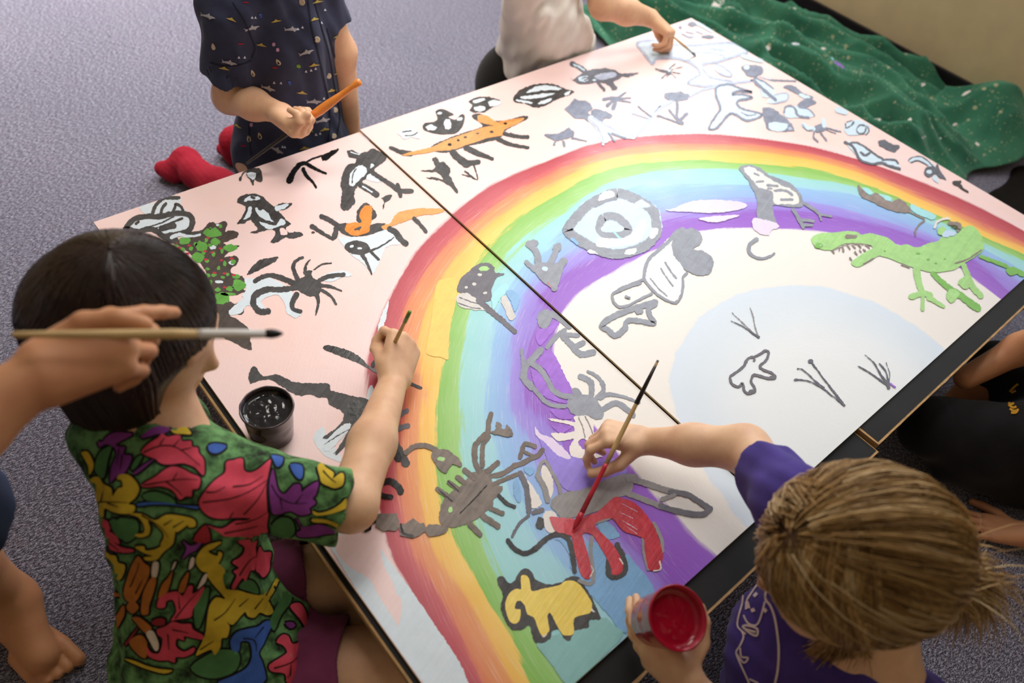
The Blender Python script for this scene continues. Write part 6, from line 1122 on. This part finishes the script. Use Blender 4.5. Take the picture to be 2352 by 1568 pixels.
NXC, NYC = 170, 240; cx0, cx1, cy0, cy1 = 1.90, 2.83, -.86, .66
v = []; f = []
for j in range(NYC + 1):
    for i in range(NXC + 1):
        u, w = i / NXC, j / NYC
        lx = cx0 + .10 * mnoise.noise(Vector((w * 4, 1.5, 0))) + (.16 * max(0, .25 - w) / .25 if w < .25 else 0) ; rx = 2.79 - .21 * max(0., min(1., ((cy0 + (cy1 - cy0) * w) + .66) / .9)); x = lx + (rx - lx) * u
        y = cy0 + (cy1 - cy0) * w + .05 * mnoise.noise(Vector((u * 3.5, w * 1.5, 9))) + .10 * (u - .5) * (w - .5)
        q = Vector((x * 2.2 + .8 * mnoise.noise(Vector((x * 2, y * 1.6, 3))), y * .9, 0))
        rid = 0
        for k_, (fr, am) in enumerate(((1.2, .040), (3.0, .066), (6.4, .030))): rid += am * (1 - 2.8 * abs(mnoise.noise(Vector((q.x * fr, q.y * fr * .8, 5 + k_)))))
        edge = min(1, 7 * min(u + .02, 1.02 - u * .0 - 0, w + .01, 1.01 - w)); z = .008 + max(0, rid + .02) * edge
        if y < -.55 and x > 2.35: z += .13 * math.exp(-((x - 2.66) / .14) ** 2 - ((y + .74) / .15) ** 2)
        v.append((min(x, WALL_X - .02), y, max(z, .003)))
for j in range(NYC):
    for i in range(NXC): a = j * (NXC + 1) + i; f.append((a, a + 1, a + NXC + 2, a + NXC + 1))
gc = tag(from_py('drop_cloth', v, f, cloth_green(), None, True), 'crumpled green drop cloth spattered with pale paint along the wall', 'cloth')
md = gc.modifiers.new('thick', 'SOLIDIFY'); md.thickness = .003; md.offset = 1
bvc = BVHTree.FromPolygons([Vector(p) for p in v], f)
def splat(c, px, py, rx, ry, rot=0):
    a = math.radians(rot); n = 14; V_ = []
    for k in range(n + 1):
        r_ = 0 if k == n else 1 + .25 * mnoise.noise(Vector((k * .9, px * .1, py * .1))); t = 2 * math.pi * k / n; u, w_ = rx * r_ * math.cos(t), ry * r_ * math.sin(t)
        x, y = px + u * math.cos(a) - w_ * math.sin(a), py + u * math.sin(a) + w_ * math.cos(a); h = bvc.ray_cast(Vector(CAM), Vector(ray(x, y)).normalized())
        if h[0] is None: return
        V_.append(np.array(h[0]) + np.array([0, 0, .0042]))
    from_py('paint_splash', V_, [(n, k, (k + 1) % n) for k in range(n)], PC[c], gc, True)
for s in (('y', 1806, 84, 11, 8), ('O', 1796, 78, 6, 5), ('n', 1815, 92, 14, 5, 25), ('w', 1824, 100, 12, 6, 25), ('r', 1786, 72, 4, 3), ('v', 1930, 155, 20, 4, 40), ('c', 1909, 137, 5, 4), ('e', 1920, 153, 5, 4), ('e', 2116, 197, 9, 4, -10), ('e', 2038, 214, 9, 4, -60), ('e', 2090, 272, 12, 5, -65), ('e', 2078, 260, 8, 5), ('e', 1648, 12, 10, 20, 40), ('e', 1676, 18, 12, 5), ('e', 1770, 110, 18, 6, -20), ('e', 2014, 277, 9, 3), ('e', 2218, 216, 12, 3, -30), ('e', 2192, 288, 6, 3, -20), ('e', 2100, 298, 5, 3), ('e', 2120, 318, 6, 3, -30), ('e', 2162, 318, 6, 3, -30), ('e', 2243, 333, 6, 3, 40), ('e', 2292, 383, 8, 8), ('e', 1825, 20, 5, 4), ('e', 1890, 114, 6, 3), ('e', 2324, 372, 6, 3, -20)): splat(*s)
# uneven black sheet over the dark area at the end of the drop cloth
v = []; f = []; n1, n2 = 60, 60
for j in range(n2 + 1):
    for i in range(n1 + 1):
        u, w = i / n1, j / n2; x = 1.95 + .72 * u + .03 * mnoise.noise(Vector((w * 5, 2, 0))); y = -1.53 + .62 * w + .04 * mnoise.noise(Vector((u * 5, 7, 0))); e = min(1, 6 * min(u, 1 - u, w, 1 - w))
        v.append((x, y, .004 + e * (.03 + .03 * mnoise.noise(Vector((x * 5, y * 5, 1))) + .02 * mnoise.noise(Vector((x * 11, y * 11, 4))))))
for j in range(n2):
    for i in range(n1): a = j * (n1 + 1) + i; f.append((a, a + 1, a + n1 + 2, a + n1 + 1))
dk = tag(from_py('black_sheet', v, f, plain('sheet_black', (24, 21, 19), .9, .15, .2, 30, .3), None, True), 'black uneven sheet on the floor beside the green drop cloth', 'cloth'); dk.modifiers.new('thick', 'SOLIDIFY').thickness = .003
